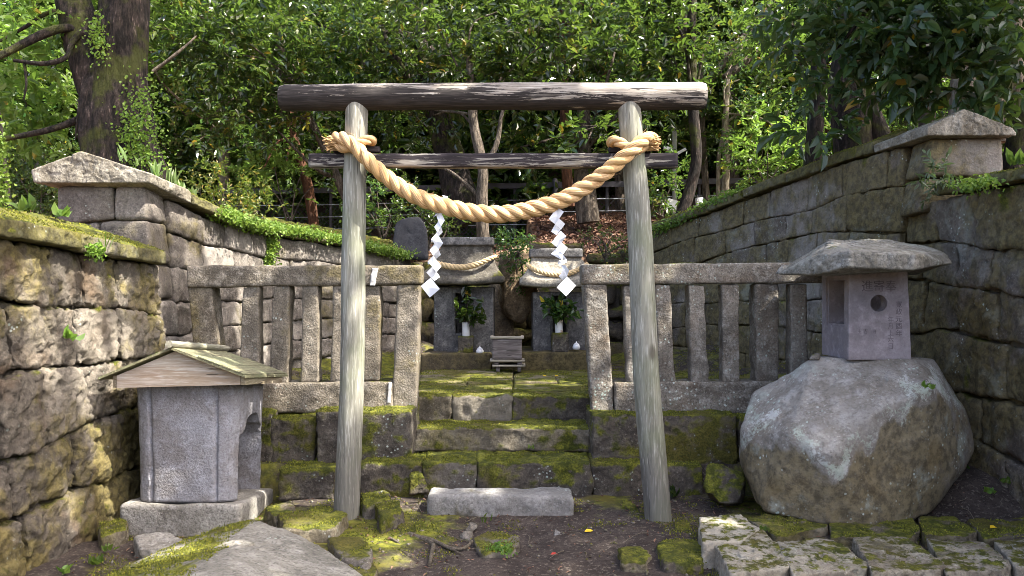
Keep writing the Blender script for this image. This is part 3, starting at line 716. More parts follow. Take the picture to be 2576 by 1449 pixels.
# tall wall on the left, swinging round behind the fence
wt = thing("stone_wall", "tall stone wall curving round behind the left stone fence, with fern-grown coping and a gabled end stone", "wall", (-2.8, 7.5, .6))
mb = MB()
bot = [(-2.70, 6.66, .3), (-2.62, 7.15, .5), (-2.45, 8.7, .6), (-1.25, 10.75, .6)]
top = [(-2.88, 6.66, 2.35), (-2.75, 7.15, 2.235), (-2.60, 8.7, 2.17), (-1.375, 10.85, 2.06)]
wall_stones(mb, bot, top, 7, 0.60, 0.35, gap=0.009, r=0.02, amp=0.010, freq=6, res=0.028, seed=5, wob=.06, proud=.015, bulge=.004, rug=.005, hew=.022, cell=.09)
core(mb, bot, top, .36, .06)
bot2 = [(-3.62, 6.3, 1.5), (-2.80, 6.3, 1.5)]; top2 = [(-3.60, 6.3, 2.41), (-2.90, 6.3, 2.41)]
wall_stones(mb, bot2, top2, 3, 0.55, 0.35, gap=0.012, r=0.03, amp=0.013, freq=6, res=0.03, seed=6, wob=.08, proud=.012)
wall_stones(mb, [(-2.66, 6.27, .2), (-2.66, 6.62, .3)], [(-2.80, 6.29, 1.5), (-2.78, 6.64, 1.5)], 4, .5, .3, r=.04, amp=.014, seed=8, res=.03)
core(mb, [(-3.6, 6.3, 1.0), (-2.8, 6.3, 1.0)], [(-3.6, 6.3, 2.4), (-2.95, 6.3, 2.4)], .36, .06)
mb.build("stonework", M['wall_tall'], wt)
mb = MB()
zc = 2.415
rock(mb, [(-3.72, 6.2, zc), (-3.74, 6.2, zc + .10), (-3.34, 6.2, 2.66), (-2.98, 6.2, 2.53), (-2.80, 6.2, zc + .07), (-2.82, 6.2, zc), (-3.72, 7.0, zc), (-3.74, 7.0, zc + .10), (-3.34, 7.0, 2.62), (-2.74, 6.82, zc + .0), (-2.74, 6.82, zc - .09), (-2.9, 7.0, 2.42)], p=140, amp=.008, freq=6, sub=7, hew=.014, cell=.1, seed=4)
mb.build("gabled_end_stone", M['coping'], wt)
slab_run(wt, "coping_slab", M['coping_moss'], [(-2.72, 6.84, 2.325), (-2.66, 7.15, 2.24), (-2.52, 8.7, 2.175), (-1.32, 10.85, 2.065)], [(-3.3, 6.84, 2.33), (-3.3, 7.2, 2.25), (-3.1, 8.9, 2.20), (-1.8, 11.5, 2.10)], .085, .26, [0, .16, .36, .52, .68, .84, 1], 12)

# near wall on the right
wr = thing("stone_wall", "dark shaded block wall with bright green mossy coping, behind the lantern boulder", "wall", (3.4, 5.5, .2))
mb = MB()
bot = [(3.27, 6.92, .25), (3.34, 5.2, .0), (3.40, 3.2, -.05)]; top = [(3.41, 6.92, 2.32), (3.46, 5.2, 2.30), (3.5, 3.2, 2.28)]
wall_stones(mb, bot, top, 6, 0.62, 0.35, gap=0.009, r=0.025, amp=0.014, freq=5, res=0.026, seed=14, wob=.15, proud=.02, bulge=.006, rug=.006, hew=.026, cell=.10)
core(mb, bot, top, .36, .07)
mb.build("stonework", M['wall_right'], wr)
slab_run(wr, "coping_slab", M['coping_moss'], [(3.36, 6.40, 2.33), (3.38, 5.2, 2.30), (3.42, 3.2, 2.28)], [(4.0, 6.40, 2.34), (4.0, 5.2, 2.31), (4.0, 3.2, 2.3)], .085, .16, [0, .3, .66, 1], 21, amp=.016)

# tall wall on the right
wq = thing("stone_wall", "long shaded block wall rising to a gabled end stone, behind the stone lantern and right fence", "wall", (3.2, 8, .6))
mb = MB()
top = [(1.9, 10.9, 2.39), (2.4, 9.75, 2.53), (3.0, 8.37, 2.74), (3.2, 7.47, 2.81), (3.38, 6.87, 2.82)]
bot = [(1.80, 10.75, .6), (2.28, 9.65, .6), (2.86, 8.3, .6), (3.08, 7.45, .55), (3.26, 6.87, .35)]
wall_stones(mb, bot, top, 7, 0.52, 0.35, gap=0.006, r=0.012, amp=0.008, freq=6, res=0.03, seed=25, wob=.10, proud=.008, bulge=0, rug=.004, hew=.016, cell=.09)
core(mb, bot, top, .36, .05)
wall_stones(mb, [(3.30, 6.52, 2.2), (4.05, 6.52, 2.2)], [(3.42, 6.52, 2.83), (4.02, 6.52, 2.83)], 2, .72, .34, gap=.012, r=.035, amp=.012, seed=27, res=.03, proud=.01)
mb.build("stonework", M['wall_right'], wq)
mb = MB(); zc = 2.825
rock(mb, [(3.34, 6.42, zc), (3.34, 6.42, zc + .07), (3.63, 6.42, 3.04), (4.04, 6.42, zc + .06), (4.05, 6.42, zc), (3.26, 7.2, zc + .0), (3.26, 7.2, zc + .07), (3.63, 7.25, 3.02), (4.04, 7.25, zc + .06), (4.05, 7.25, zc)], p=140, amp=.008, freq=6, sub=7, hew=.014, cell=.1, seed=14)
mb.build("gabled_end_stone", M['coping'], wq)
slab_run(wq, "coping_slab", M['coping_moss'], [(1.84, 10.9, 2.40), (2.34, 9.7, 2.54), (2.94, 8.34, 2.75), (3.14, 7.45, 2.82), (3.25, 7.22, 2.825)], [(2.3, 11.2, 2.42), (2.85, 10.0, 2.56), (3.6, 8.6, 2.77), (3.63, 7.6, 2.84), (3.63, 7.3, 2.84)], .10, .24, [0, .17, .34, .5, .67, .84, 1], 22)

# back wall of natural rock behind the two shrines
wb = thing("stone_wall", "low dark back wall of mossy natural rock under the leaf-strewn bank", "wall", (.3, 10.9, .6))
mb = MB()
wall_stones(mb, [(-1.4, 10.75, .6), (1.95, 10.75, .6)], [(-1.45, 10.95, 1.98), (1.98, 10.95, 2.0)], 5, .62, .4, gap=.02, r=.07, amp=.035, freq=4, res=.045, seed=33, wob=.25, proud=.07, bulge=.03, hew=.05, cell=.14)
core(mb, [(-1.4, 10.8, .6), (1.95, 10.8, .6)], [(-1.45, 11.0, 1.95), (1.98, 11.0, 1.95)], .4, .08)
mb.build("stonework", M['wall_back'], wb)
for i, (xa, xb, yy, z0, z1) in enumerate([(1400, 1475, 10.75, 2.08, 2.22), (1330, 1405, 10.8, 2.10, 2.24), (1478, 1585, 10.7, 1.95, 2.12), (1560, 1650, 10.65, 2.0, 2.16), (1255, 1330, 10.8, 1.98, 2.14)]):
    mb = MB(); a = P(xa, 600, yy)[0]; b = P(xb, 600, yy)[0]
    stone(mb, box8(a, b - .02, yy, yy + .5, z0, z1), r=.05, amp=.035, freq=5, res=.04, seed=50 + i)
    mb.build("capping_rock", M['wall_back'], wb)

# ---------------------------------------------------------------- steps, blocks and terrace paving
def block(name, label, cat, c8, mat, group=None, **kw):
    mb = MB(); stone(mb, c8, **kw); c = np.asarray(c8, float).reshape(-1, 3); o = mb.build(name, mat, origin=(c[:, 0].mean(), c[:, 1].mean(), c[:, 2].min()))
    return tag(o, label, cat, group)
SB = dict(r=.020, amp=.012, freq=7, res=.018, rug=.004, hew=.016, cell=.07)
G1, G2 = "stone blocks of the steps", "pedestal blocks under the stone fences"
block("stone_slab", "loose pale grey stone slab lying at the foot of the steps between the gate posts", "stone slab", block8(1073, 1443, 1246, 1318, 5.46, .24, xl2=1070, xr2=1446), M['step_low'], r=.03, amp=.015, freq=6, res=.022, seed=2, tint=.3)
for (a, b, yt, yb, Yd, lab, sd, tn) in [
    (700, 842, 1182, 1236, 5.78, "flat mossy stone lying between the roofed stone box and the left gate post", 61, -.1),
    (905, 1062, 1166, 1236, 5.88, "dark mossy lowest course block just right of the left gate post", 62, -.3),
    (1062, 1198, 1162, 1240, 5.90, "paler short block in the lowest mossy course above the loose slab", 63, .35),
    (1198, 1490, 1164, 1246, 5.88, "long dark mossy block of the lowest course above the loose slab", 64, -.35),
    (1492, 1618, 1166, 1250, 5.90, "mossy lowest course block just left of the right gate post", 65, -.2),
    (1672, 1772, 1170, 1262, 5.90, "mossy lowest course block between right gate post and green mossy rock", 66, -.3)]:
    block("step_block", lab, "stone block", block8(a, b - 2, yt, yb + 24, Yd, .42), M['mossy'], G1, seed=sd, tint=tn, **SB)
block("stone_step", "long single stone step, the middle one of the flight", "step", block8(1040, 1486, 1078, 1136, 6.30, .46), M['step'], G1, seed=71, tint=.1, **SB)
for (a, b, lab, sd, tn, mt) in [(1046, 1136, "mossy short block at the left end of the top step", 72, -.2, 'step'), (1137, 1286, "half sunlit block in the middle of the top step", 73, .5, 'step'), (1288, 1486, "dark long block at the right end of the top step", 74, -.3, 'mossy')]:
    block("step_block", lab, "stone block", block8(a, b, 997, 1062, 6.75, .36), M[mt], G1, seed=sd, tint=tn, **SB)
for (a, b, yt, yb, Yd, lab, sd, mt) in [
    (798, 1034, 1034, 1160, 6.06, "big square mossy-topped pedestal block with white lichen spots behind the left gate post", 81, 'mossy'),
    (678, 792, 1052, 1178, 6.12, "smaller mossy pedestal block half behind the roofed stone box", 82, 'mossy'),
    (1490, 1856, 1043, 1160, 6.06, "wide green mossy pedestal block behind the right gate post", 83, 'mossy'),
    (1859, 1990, 1050, 1170, 6.12, "mossy pedestal block half hidden behind the lantern boulder", 84, 'mossy')]:
    block("pedestal_block", lab, "stone block", block8(a, b, yt, yb + 10, Yd, .55), M[mt], G2, seed=sd, tint=-.1, **SB)
block("pedestal_block", "pedestal block hidden in the shade between the left wall and the roofed stone box", "stone block", box8(-2.55, -1.84, 6.1, 6.6, .1, .64), M['mossy'], G2, seed=85, **SB)
# terrace paving slabs (pavement)
mb = MB(); g = np.random.default_rng(5)
for (xa, xb, ya, yb_, dz) in [(1046, 1290, 7.12, 7.62, 0), (1292, 1486, 7.12, 7.68, .006), (1050, 1180, 7.65, 8.3, .004), (1182, 1290, 7.66, 8.32, .016), (1293, 1400, 7.72, 8.3, .022), (1402, 1490, 7.72, 8.35, 0), (1060, 1292, 8.34, 8.95, .02), (1296, 1480, 8.36, 8.95, .012)]:
    ym = (ya + yb_) / 2; a, b = P(xa, 0, ym)[0], P(xb, 0, ym)[0]
    stone(mb, box8(a, b - .004, ya, yb_ - .004, .56, .690 + dz), r=.010, amp=.009, freq=4, res=.03, seed=int(xa), tint=g.uniform(-.3, .6))
tag(mb.build("pavement", M['paving']), kind="structure")
# ---------------------------------------------------------------- torii gate
TY = 5.40
gate = thing("torii_gate", "weathered wooden shrine gate with black-worn round top beam and two leaning grey posts", "gate", (-.05, TY, 0))
def leanpost(xb, yb, xt, yt, rb, rt, seed):
    mb = MB(); a = P(xb, yb + 30, TY); b = P(xt, yt, TY)
    s = np.linspace(0, 1, 70)[:, None]; path = a + (b - a) * s
    path = path + 0.014 * np.stack([fbm(np.stack([s[:, 0] * 3, 0 * s[:, 0], 0 * s[:, 0]], -1), 2, seed), 0 * s[:, 0], 0 * s[:, 0]], -1)
    tube(mb, path, np.linspace(rb, rt, 70), 40, noise=.045, nfreq=8, seed=seed, stretch=.15)
    return mb.build("post", M['post'], gate)
leanpost(871, 1305, 895, 258, .088, .074, 1)
leanpost(1654, 1318, 1581, 252, .090, .078, 2)
mb = MB(); a, b = P(706, 247, TY), P(1773, 240, TY)
s = np.linspace(0, 1, 90)[:, None]; path = a + (b - a) * s; path[:, 2] += .004 * np.sin(s[:, 0] * 5)
rad = np.interp(s[:, 0], [0, .004, .012, .988, .996, 1], [.078, .086, .089, .0925, .089, .082])
tube(mb, path, rad, 36, noise=.02, nfreq=5, seed=3)
top_beam = mb.build("top_beam", M['beam'], gate)
# beam mesh local origin at its own middle so that its wear follows the beam
def recentre(o, p):
    p = np.asarray(p, float); me = o.data; n = len(me.vertices); c = np.empty(n * 3, np.float32); me.vertices.foreach_get("co", c)
    base = ROOTLOC[o.parent.name] if o.parent else np.zeros(3)
    c = c.reshape(-1, 3) + np.asarray(ROOTLOC[o.name]) - p; me.vertices.foreach_set("co", c.ravel()); me.update(); o.location = p - base; ROOTLOC[o.name] = p
recentre(top_beam, (a + b) / 2)
mb = MB(); stone(mb, block8(775, 1706, 385, 420, TY - .035, .085), r=.006, amp=.003, freq=7, res=.03, seed=5)
tb = mb.build("tie_beam", M['tie'], gate); recentre(tb, (P(775, 402, TY) + P(1706, 402, TY)) / 2)
for xa, xb, sd in ((838, 872, 1), (918, 955, 2), (1532, 1562, 3), (1622, 1640, 4)):
    mb = MB(); stone(mb, block8(xa, xb, 367, 383, TY - .03, .06), r=.006, amp=.004, freq=9, res=.015, seed=sd)
    mb.build("wedge", M['tie'], gate)

# ---------------------------------------------------------------- rope on the gate
def laid_rope(parent, name, pts, rad, turns, mat, n=260, strands=3, phase=0.0, taper=True, sides=12, sign=1):
    pts = np.asarray(pts, float); path = smooth_path(pts, n); rad = np.interp(np.linspace(0, 1, n), np.linspace(0, 1, len(np.atleast_1d(rad))), np.atleast_1d(rad))
    t, a, b = frames(path); L = np.concatenate([[0], np.cumsum(np.linalg.norm(np.diff(path, axis=0), axis=1))]); L /= L[-1]
    for k in range(strands):
        th = sign * (L * turns * 2 * np.pi) + phase + k * 2 * np.pi / strands
        off = (np.cos(th)[:, None] * a + np.sin(th)[:, None] * b) * (rad * 0.50)[:, None]
        mb = MB(); tube(mb, path + off, rad * 0.56, sides, noise=.03, nfreq=30, seed=k)
        o = mb.build("strand", mat, parent)
rope = thing("shimenawa_rope", "thick new straw rope with three strands, slung between the two gate posts", "rope", (0, 5.3, 2.4))
def fr(x, y, dy=0.0): return P(x, y, 5.28 + dy)
main = [fr(836, 372, .15), fr(838, 352, .12), fr(862, 348, .03), fr(892, 368, .0), fr(930, 408, .0), fr(985, 455, .03), fr(1050, 495, .05), (fr(1130, 522, .06)), fr(1200, 536, .06), fr(1270, 538, .06), fr(1340, 526, .06), fr(1420, 500, .05), fr(1490, 458, .03), fr(1550, 412, .0), fr(1592, 375, -.01), fr(1620, 352, .03), fr(1640, 350, .10), fr(1645, 368, .16)]
laid_rope(rope, "strand", main, [.041, .044, .049, .053, .057, .058, .057, .054, .050, .046, .042], 10.5, M['rope'], 420, sign=1, sides=14)
g = np.random.default_rng(4); mb = MB(); mp = smooth_path(main, 300)
for k in range(170):
    i = int(g.integers(20, 280)); v = g.normal(size=3); v /= np.linalg.norm(v); st = mp[i] + v * .052; tg_ = mp[min(i + 6, 299)] - mp[i]; tg_ /= np.linalg.norm(tg_); ln_ = g.uniform(.02, .06)
    tube(mb, np.stack([st, st + tg_ * ln_ * .5 + v * .006, st + tg_ * ln_ + v * g.uniform(.006, .022)]), [.0011, .0009, .0006], 3, cap=False)
o_ = mb.build("loose_straw", M['rope'], rope); o_["kind"] = "stuff"
def tail(pts, rad, fr_dir, sign, ph):
    laid_rope(rope, "strand", pts, rad, 2.2, M['rope'], 80, sign=sign, phase=ph)
    end = np.asarray(pts[-1], float); mb = MB(); g = np.random.default_rng(3)
    d0 = unit(np.asarray(fr_dir, float))
    for k in range(90):
        v = unit(d0 + .36 * g.normal(size=3) * [1, .8, 1]); st = end + .018 * g.normal(size=3) - d0 * .02; ln = g.uniform(.04, .065)
        tube(mb, np.stack([st, st + d0 * .03 + .2 * v * .03, st + d0 * .02 + v * ln]), [.005, .0045, .0035], 4)
    mb.build("frayed_end", M['rope'], rope)
tail([fr(925, 366, .19), fr(937, 356, .10), fr(925, 352, .045), fr(898, 362, .035), fr(868, 374, .035), fr(848, 366, .05), fr(842, 361, .06)], [.026, .032, .034, .034, .033, .028, .022], (-1, -.2, .05), 1, 0)
tail([fr(1548, 372, .19), fr(1539, 358, .10), fr(1553, 356, .03), fr(1580, 370, .02), fr(1608, 378, .03), fr(1624, 368, .04), fr(1632, 362, .05)], [.030, .036, .036, .034, .030, .026, .022], (1, -.2, .12), -1, .5)

# zigzag paper streamers: real folded strips
def shide(label, panels, Y0):
    c = P(*panels[0][0][0], Y0); root = thing("paper_streamer", label, "paper streamer", (c[0], Y0, c[2]), "paper streamers hanging from the gate rope")
    mb = MB()
    for (poly, dy) in panels:
        kk = len(mb.v); pts = [P(x, y, Y0 + dy + .016 * math.sin(1.9 * q_ + 2.3 * kk)) for q_, (x, y) in enumerate(poly)]
        n = np.array([0, .0016, 0]); v = np.array(pts + [p + n for p in pts]); k = len(pts)
        ctr = [v[:k].mean(0), v[k:].mean(0)]; vv = np.concatenate([v, ctr]); tr = []; qd = []
        for i in range(k):
            j = (i + 1) % k; tr += [[i, j, 2 * k], [k + j, k + i, 2 * k + 1]]; qd.append([j, i, k + i, k + j])
        mb.add(vv, q=qd, t=tr)
    o = mb.build("streamer_strip", M['paper'], root, smooth=False)
    return root
def zl(x, y): return ((1640 + x * .3037) * .6389, (750 + y * .3037) * .6389)
def zr(x, y): return ((2140 + x * .2832) * .6389, (780 + y * .2832) * .6389)
A = lambda f, L, d: ([f(*p) for p in L], d)
shide("white zigzag paper streamer hanging from the left half of the gate rope", [
    A(zl, [(335, 62), (402, 75), (402, 112), (360, 105)], .12), A(zl, [(345, 95), (395, 105), (378, 255), (325, 245)], .125), A(zl, [(325, 235), (380, 250), (372, 295), (325, 300)], .075),
    A(zl, [(303, 250), (367, 387), (318, 465), (283, 400), (255, 322)], .052), A(zl, [(303, 250), (255, 322), (210, 352), (258, 300)], .058),
    A(zl, [(318, 465), (340, 540), (292, 588), (258, 545), (283, 470)], .075), A(zl, [(290, 395), (320, 465), (270, 545), (228, 472)], .055),
    A(zl, [(262, 545), (345, 684), (285, 765), (236, 700), (192, 628)], .05), A(zl, [(192, 628), (222, 655), (200, 672), (190, 660)], .058),
    A(zl, [(236, 693), (288, 762), (216, 845), (168, 772)], .053), A(zl, [(285, 760), (316, 835), (258, 885), (218, 845)], .072),
    A(zl, [(216, 848), (322, 980), (258, 1060), (205, 990), (145, 920)], .048), A(zl, [(145, 920), (175, 945), (158, 960), (145, 945)], .055),
    A(zl, [(206, 988), (260, 1058), (190, 1135), (127, 1065)], .051), A(zl, [(258, 1058), (305, 1120), (232, 1172), (190, 1132)], .070),
    A(zl, [(184, 1132), (302, 1278), (172, 1388), (55, 1240)], .045)], 5.28)
shide("white zigzag paper streamer with a twisted fold, on the gate rope's right half", [
    A(zr, [(120, 115), (190, 125), (150, 180), (115, 215)], .075),
    A(zr, [(190, 125), (285, 190), (218, 285), (160, 365), (72, 290)], .05), A(zr, [(218, 285), (300, 360), (243, 440), (160, 365)], .051),
    A(zr, [(160, 365), (238, 440), (180, 515), (105, 465)], .075),
    A(zr, [(240, 455), (318, 530), (255, 615), (190, 690), (110, 620)], .048), A(zr, [(255, 615), (335, 690), (270, 785), (190, 690)], .049),
    A(zr, [(190, 690), (270, 785), (262, 865), (200, 830), (103, 778)], .052), A(zr, [(268, 785), (325, 850), (262, 868), (225, 835)], .055),
    A(zr, [(215, 865), (325, 855), (318, 895), (245, 925), (195, 915)], .075), A(zr, [(245, 925), (305, 935), (355, 1010), (325, 1090), (265, 1010)], .06),
    A(zr, [(262, 1010), (325, 1090), (270, 1140), (213, 1090)], .072),
    A(zr, [(328, 1090), (452, 1215), (316, 1365), (185, 1243)], .045)], 5.28)

# ---------------------------------------------------------------- stone fences
def fence(label, mat, x0, posts, rail, base, feet, loc):
    t = thing("stone_fence", label, "stone fence", loc)
    mb = MB(); stone(mb, rail, r=.018, amp=.006, freq=8, res=.022, seed=3); mb.build("top_rail", M[mat], t)
    mb = MB(); stone(mb, base, r=.02, amp=.008, freq=8, res=.022, seed=4); mb.build("base_rail", M[mat], t)
    for i, (a, b, c, d, yt, yb, dpt) in enumerate(posts):
        mb = MB(); stone(mb, block8(a, b, yt, yb, 6.31, dpt, xl2=c, xr2=d), r=.014, amp=.007, freq=9, res=.02, seed=10 + i, tint=.25 * math.sin(i * 2.3)); mb.build("fence_post", M[mat], t)
    return t
fence("lichen-specked stone railing on the left of the steps, its wide first post leaning", 'fence_left', 0,
      [(472, 531, 500, 562, 721, 1036, .2), (609, 652, 600, 649, 720, 966, .14), (687, 728, 676, 723, 719, 966, .14), (761, 799, 754, 802, 719, 964, .14), (838, 878, 829, 876, 718, 962, .14), (914, 957, 909, 953, 718, 958, .14), (999, 1056, 985, 1046, 717, 1036, .18)],
      [[[P(468, 723, 6.29), P(468, 669, 6.29)], [P(468, 723, 6.29) + [0, .22, 0], P(468, 669, 6.29) + [0, .22, 0]]], [[P(1059, 716, 6.29), P(1059, 668, 6.29)], [P(1059, 716, 6.29) + [0, .22, 0], P(1059, 668, 6.29) + [0, .22, 0]]]],
      block8(540, 986, 961, 1040, 6.29, .24), None, (-1.6, 6.35, .65))
t_ = bpy.data.objects["stone_fence"]
for (xa, xb, xc, xd, ya, yb_) in ((936, 952, 930, 943, 674, 719), (977, 985, 974, 983, 962, 1014)):
    mb = MB(); stone(mb, block8(xa, xb, ya, yb_, 6.283, .012, xl2=xc, xr2=xd), r=.004, amp=.004, freq=30, res=.008, seed=int(xa)); mb.build("mortar_repair", M['mortar'], t_)
fence("white-lichened stone railing on the right of the steps, running behind the lantern boulder", 'fence_right', 0,
      [(1469, 1525, 1488, 1545, 715, 1038, .18), (1567, 1606, 1577, 1611, 716, 966, .14), (1646, 1686, 1659, 1699, 716, 966, .14), (1731, 1773, 1740, 1784, 716, 966, .14), (1815, 1859, 1820, 1863, 715, 966, .14), (1902, 1958, 1905, 1961, 714, 1036, .2), (1990, 2031, 1990, 2033, 714, 966, .14)],
      [[[P(1465, 716, 6.29), P(1465, 665, 6.29)], [P(1465, 716, 6.29) + [0, .22, 0], P(1465, 665, 6.29) + [0, .22, 0]]], [[P(2090, 712, 6.29), P(2090, 659, 6.29)], [P(2090, 712, 6.29) + [0, .22, 0], P(2090, 659, 6.29) + [0, .22, 0]]]],
      block8(1545, 2060, 961, 1042, 6.29, .24), None, (1.55, 6.35, .65))

# ---------------------------------------------------------------- roofed stone box on the left
sb = thing("roofed_stone_box", "grey carved stone box with grooved round corners under a small wooden gable roof", "stone box", (-2.15, 5.5, .1))
tilt = lambda p: p - [0, 0, .085 * (p[1] - 5.15)] if False else p
def tl(x, y, z): return np.array([x, y, z - .095 * (y - 5.15)])
mb = MB(); stone(mb, [[[tl(x, y, z) for z in (-.06, .185)] for y in (5.22, 5.98)] for x in (-2.57, -1.775)], r=.03, amp=.01, freq=6, res=.025, seed=7)
mb.build("plinth", M['boxbase'], sb)
# body: closed section with two grooves on each face, flaring to the top
n = 240; th = np.arange(n) / n * 2 * np.pi
def section(hw, hd, groove):
    k = 5.0; c, s_ = np.cos(th), np.sin(th)
    x = np.sign(c) * np.abs(c) ** (2 / k) * hw; y = np.sign(s_) * np.abs(s_) ** (2 / k) * hd
    gx = np.exp(-((np.abs(x) - hw * .62) / .010) ** 2) * (np.abs(y) > .8 * hd); gy = np.exp(-((np.abs(y) - hd * .62) / .010) ** 2) * (np.abs(x) > .8 * hw)
    bul = 1 + .03 * np.cos(x / hw * 2.2) * (np.abs(y) > .9 * hd)
    return x * (1 - groove * gy), y * bul * (1 - groove * gx)
rings = []
NZ = 46
for i in range(NZ + 1):
    f = i / NZ; z = .19 + f * .83; hw = .338 + .022 * f ** 1.5 ; hd = .335 + .02 * f ** 1.5
    x, y = section(hw, hd, .07); rings.append(np.stack([x - 2.165, y + 5.60, np.full(n, z)], -1))
v = np.concatenate(rings); v = v + .0025 * np.stack([fbm(v * 30, 3, 1), fbm(v * 30, 3, 2), 0 * v[:, 0]], -1)
v[:, 2] -= .095 * (v[:, 1] - 5.15)
i = np.arange(NZ)[:, None] * n; j = np.arange(n)[None]; j2 = (j + 1) % n
q = np.stack([i + j, i + j2, i + n + j2, i + n + j], -1).reshape(-1, 4)
bm = bmesh.new(); vv = [bm.verts.new(p) for p in v]
for f in q: bm.faces.new([vv[k] for k in f])
bm.faces.new([vv[k] for k in range(n)][::-1]); bm.faces.new([vv[NZ * n + k] for k in range(n)])
bm.normal_update()
for f in bm.faces: f.smooth = len(f.verts) == 4
me = bpy.data.meshes.new("body"); bm.to_mesh(me); bm.free(); me.materials.append(M['box'])
body = bpy.data.objects.new("stone_body", me); COL.objects.link(body)
# arched opening cut into its right side
zs = [(5.36, .1), (5.36, .52), (5.40, .60), (5.44, .63), (5.47, .70), (5.52, .735), (5.66, .735), (5.71, .70), (5.745, .63), (5.79, .60), (5.83, .52), (5.83, .1)]
zs = [(y, (.1 + (z - .1) * .80) if z > .15 else .0) for y, z in zs]
bm = bmesh.new(); A_ = [bm.verts.new((-1.5, y, z + .105)) for y, z in zs]; B_ = [bm.verts.new((-2.30, y, z + .105)) for y, z in zs]
bm.faces.new(A_); bm.faces.new(B_[::-1])
for k in range(len(zs)): bm.faces.new([A_[k], B_[k], B_[(k + 1) % len(zs)], A_[(k + 1) % len(zs)]])
bmesh.ops.recalc_face_normals(bm, faces=bm.faces)
cm = bpy.data.meshes.new("cut"); bm.to_mesh(cm); bm.free(); cut = bpy.data.objects.new("cut", cm); COL.objects.link(cut)
boolean(body, cut); ROOTLOC[body.name] = np.zeros(3); body.data.transform(Matrix.Translation(-Vector(ROOTLOC[sb.name]))); body.parent = sb
# roof
fx = lambda x, y, Y=5.15: P(x, y, Y)[[0, 2]]
apex = fx(440, 884); e1, e2 = fx(282, 945), fx(604, 938); b1, b2 = fx(282, 976), fx(604, 968)
def prism(name, prof, y0, y1, mat, tl_=True, noise=0):
    mb = MB(); k = len(prof); v = [np.array([p[0], y, p[1]]) for y in (y0, y1) for p in prof]
    if tl_: v = [tl(*p) for p in v]
    v = np.array(v); c0, c1 = v[:k].mean(0), v[k:].mean(0); vv = list(v); q = []; t = []
    mbv, tr, qd = [], [], []
    mbv += list(v[:k]) + [c0]; tr += [[a, (a + 1) % k, k] for a in range(k)]
    o = len(mbv); mbv += list(v[k:]) + [c1]; tr += [[o + (a + 1) % k, o + a, o + k] for a in range(k)]
    for a in range(k):
        o = len(mbv); mbv += [v[(a + 1) % k], v[a], v[k + a], v[k + (a + 1) % k]]; qd.append([o, o + 1, o + 2, o + 3])
    mb.add(mbv, q=qd, t=tr); return mb.build(name, M[mat], sb, smooth=False)
BACK = 5.98
for yy in (5.15, BACK - .03): prism("gable_board", [b1 + [.03, 0], b2 - [.0, 0], e2, apex, e1 + [.03, 0]], yy, yy + .03, 'pine')
prism("corner_batten", [b1, b1 + [.028, 0], e1 + [.028, 0], e1], 5.16, BACK, 'pine_side')
prism("eaves_board", [b2 + [.002, 0], b2 + [.034, 0], e2 + [.034, 0], e2 + [.002, 0]], 5.153, BACK, 'pine_side')
a0 = fx(440, 874); r1 = fx(625, 944); l1 = fx(258, 949)
prism("roof_panel", [a0 + [0, 0], a0 - [0, .016], r1 - [0, .016], r1], 5.09, BACK + .07, 'roofboard')
prism("roof_panel", [l1, l1 - [0, .016], a0 - [.001, .016], a0 - [.001, 0]], 5.09, BACK + .07, 'roofboard')
for f in (.36, .68):
    pm = a0 + (r1 - a0) * f; d = unit((r1 - a0)[None])[0]; nn = np.array([-d[1], d[0]])
    if nn[1] < 0: nn = -nn
    prism("shingle_lap", [pm + nn * .001, pm + d * .30 * np.linalg.norm(r1 - a0) + nn * .002, pm + d * .30 * np.linalg.norm(r1 - a0) + nn * .0065, pm + nn * .0085], 5.087, BACK + .072, 'roofboard')
mb = MB(); rl = np.linspace(0, 1, 80); ya = 5.06 + rl * (BACK + .1 - 5.06)
path = np.stack([np.full(80, a0[0]), ya, a0[1] + .018 - .095 * (ya - 5.15)], -1)
rr = .0235 + .004 * sum(np.exp(-((rl - k) / .012) ** 2) for k in (.28, .47, .60, .82)); tube(mb, path, rr, 20, noise=.02)
mb.build("ridge_pole", M['bamboo'], sb)

# ---------------------------------------------------------------- lantern on its boulder
mb = MB()
bp = [P(2055, 902, 5.5), P(2300, 905, 5.4), P(2345, 910, 5.6), P(2060, 905, 6.1), P(2340, 908, 6.2), P(1866, 1085, 5.5), P(1990, 1095, 5.02), P(2090, 1150, 4.87), P(2200, 1040, 4.98), P(2345, 975, 5.12), P(2420, 1020, 5.5), P(2442, 1140, 5.45),
      P(1925, 1292, 5.15), P(2080, 1330, 4.93), P(2230, 1330, 4.96), P(2350, 1290, 5.2), P(2390, 1190, 5.22), P(1880, 1190, 5.5), P(1905, 985, 5.75), (1.8, 6.2, .2), (3.1, 6.3, .3), P(2440, 1080, 6.1)]
bp = np.array(bp); bp = bp.mean(0) + (bp - bp.mean(0)) * [1.025, 1.0, 1.0]; bp[:5, 2] += .015
rock(mb, bp, p=75, amp=.018, freq=3.2, sub=7, seed=5, hew=.010, cell=.16, tint=lambda v: sstep(.12, -.20, v[:, 2] + .10 * vnoise(v * [9, 9, .8], 21) - np.interp(v[:, 0], [1.55, 1.75, 1.94, 2.05, 2.27, 2.69, 2.9], [.60, .66, .56, .62, .82, .95, 1.0]) + .10 * fbm(v * 4, 5, 3)))
tag(mb.build("boulder", M['boulder'], origin=(2.4, 5.6, 0)), "huge grey boulder with white lichen streaks and brown moss, carrying the stone lantern", "boulder")
ln = thing("stone_lantern", "pinkish grey square stone lantern with round window and rough slab roof on the boulder", "stone lantern", (2.5, 5.6, 1.1))
z0, z1 = P(0, 906, 5.4)[2], P(0, 674, 5.4)[2]
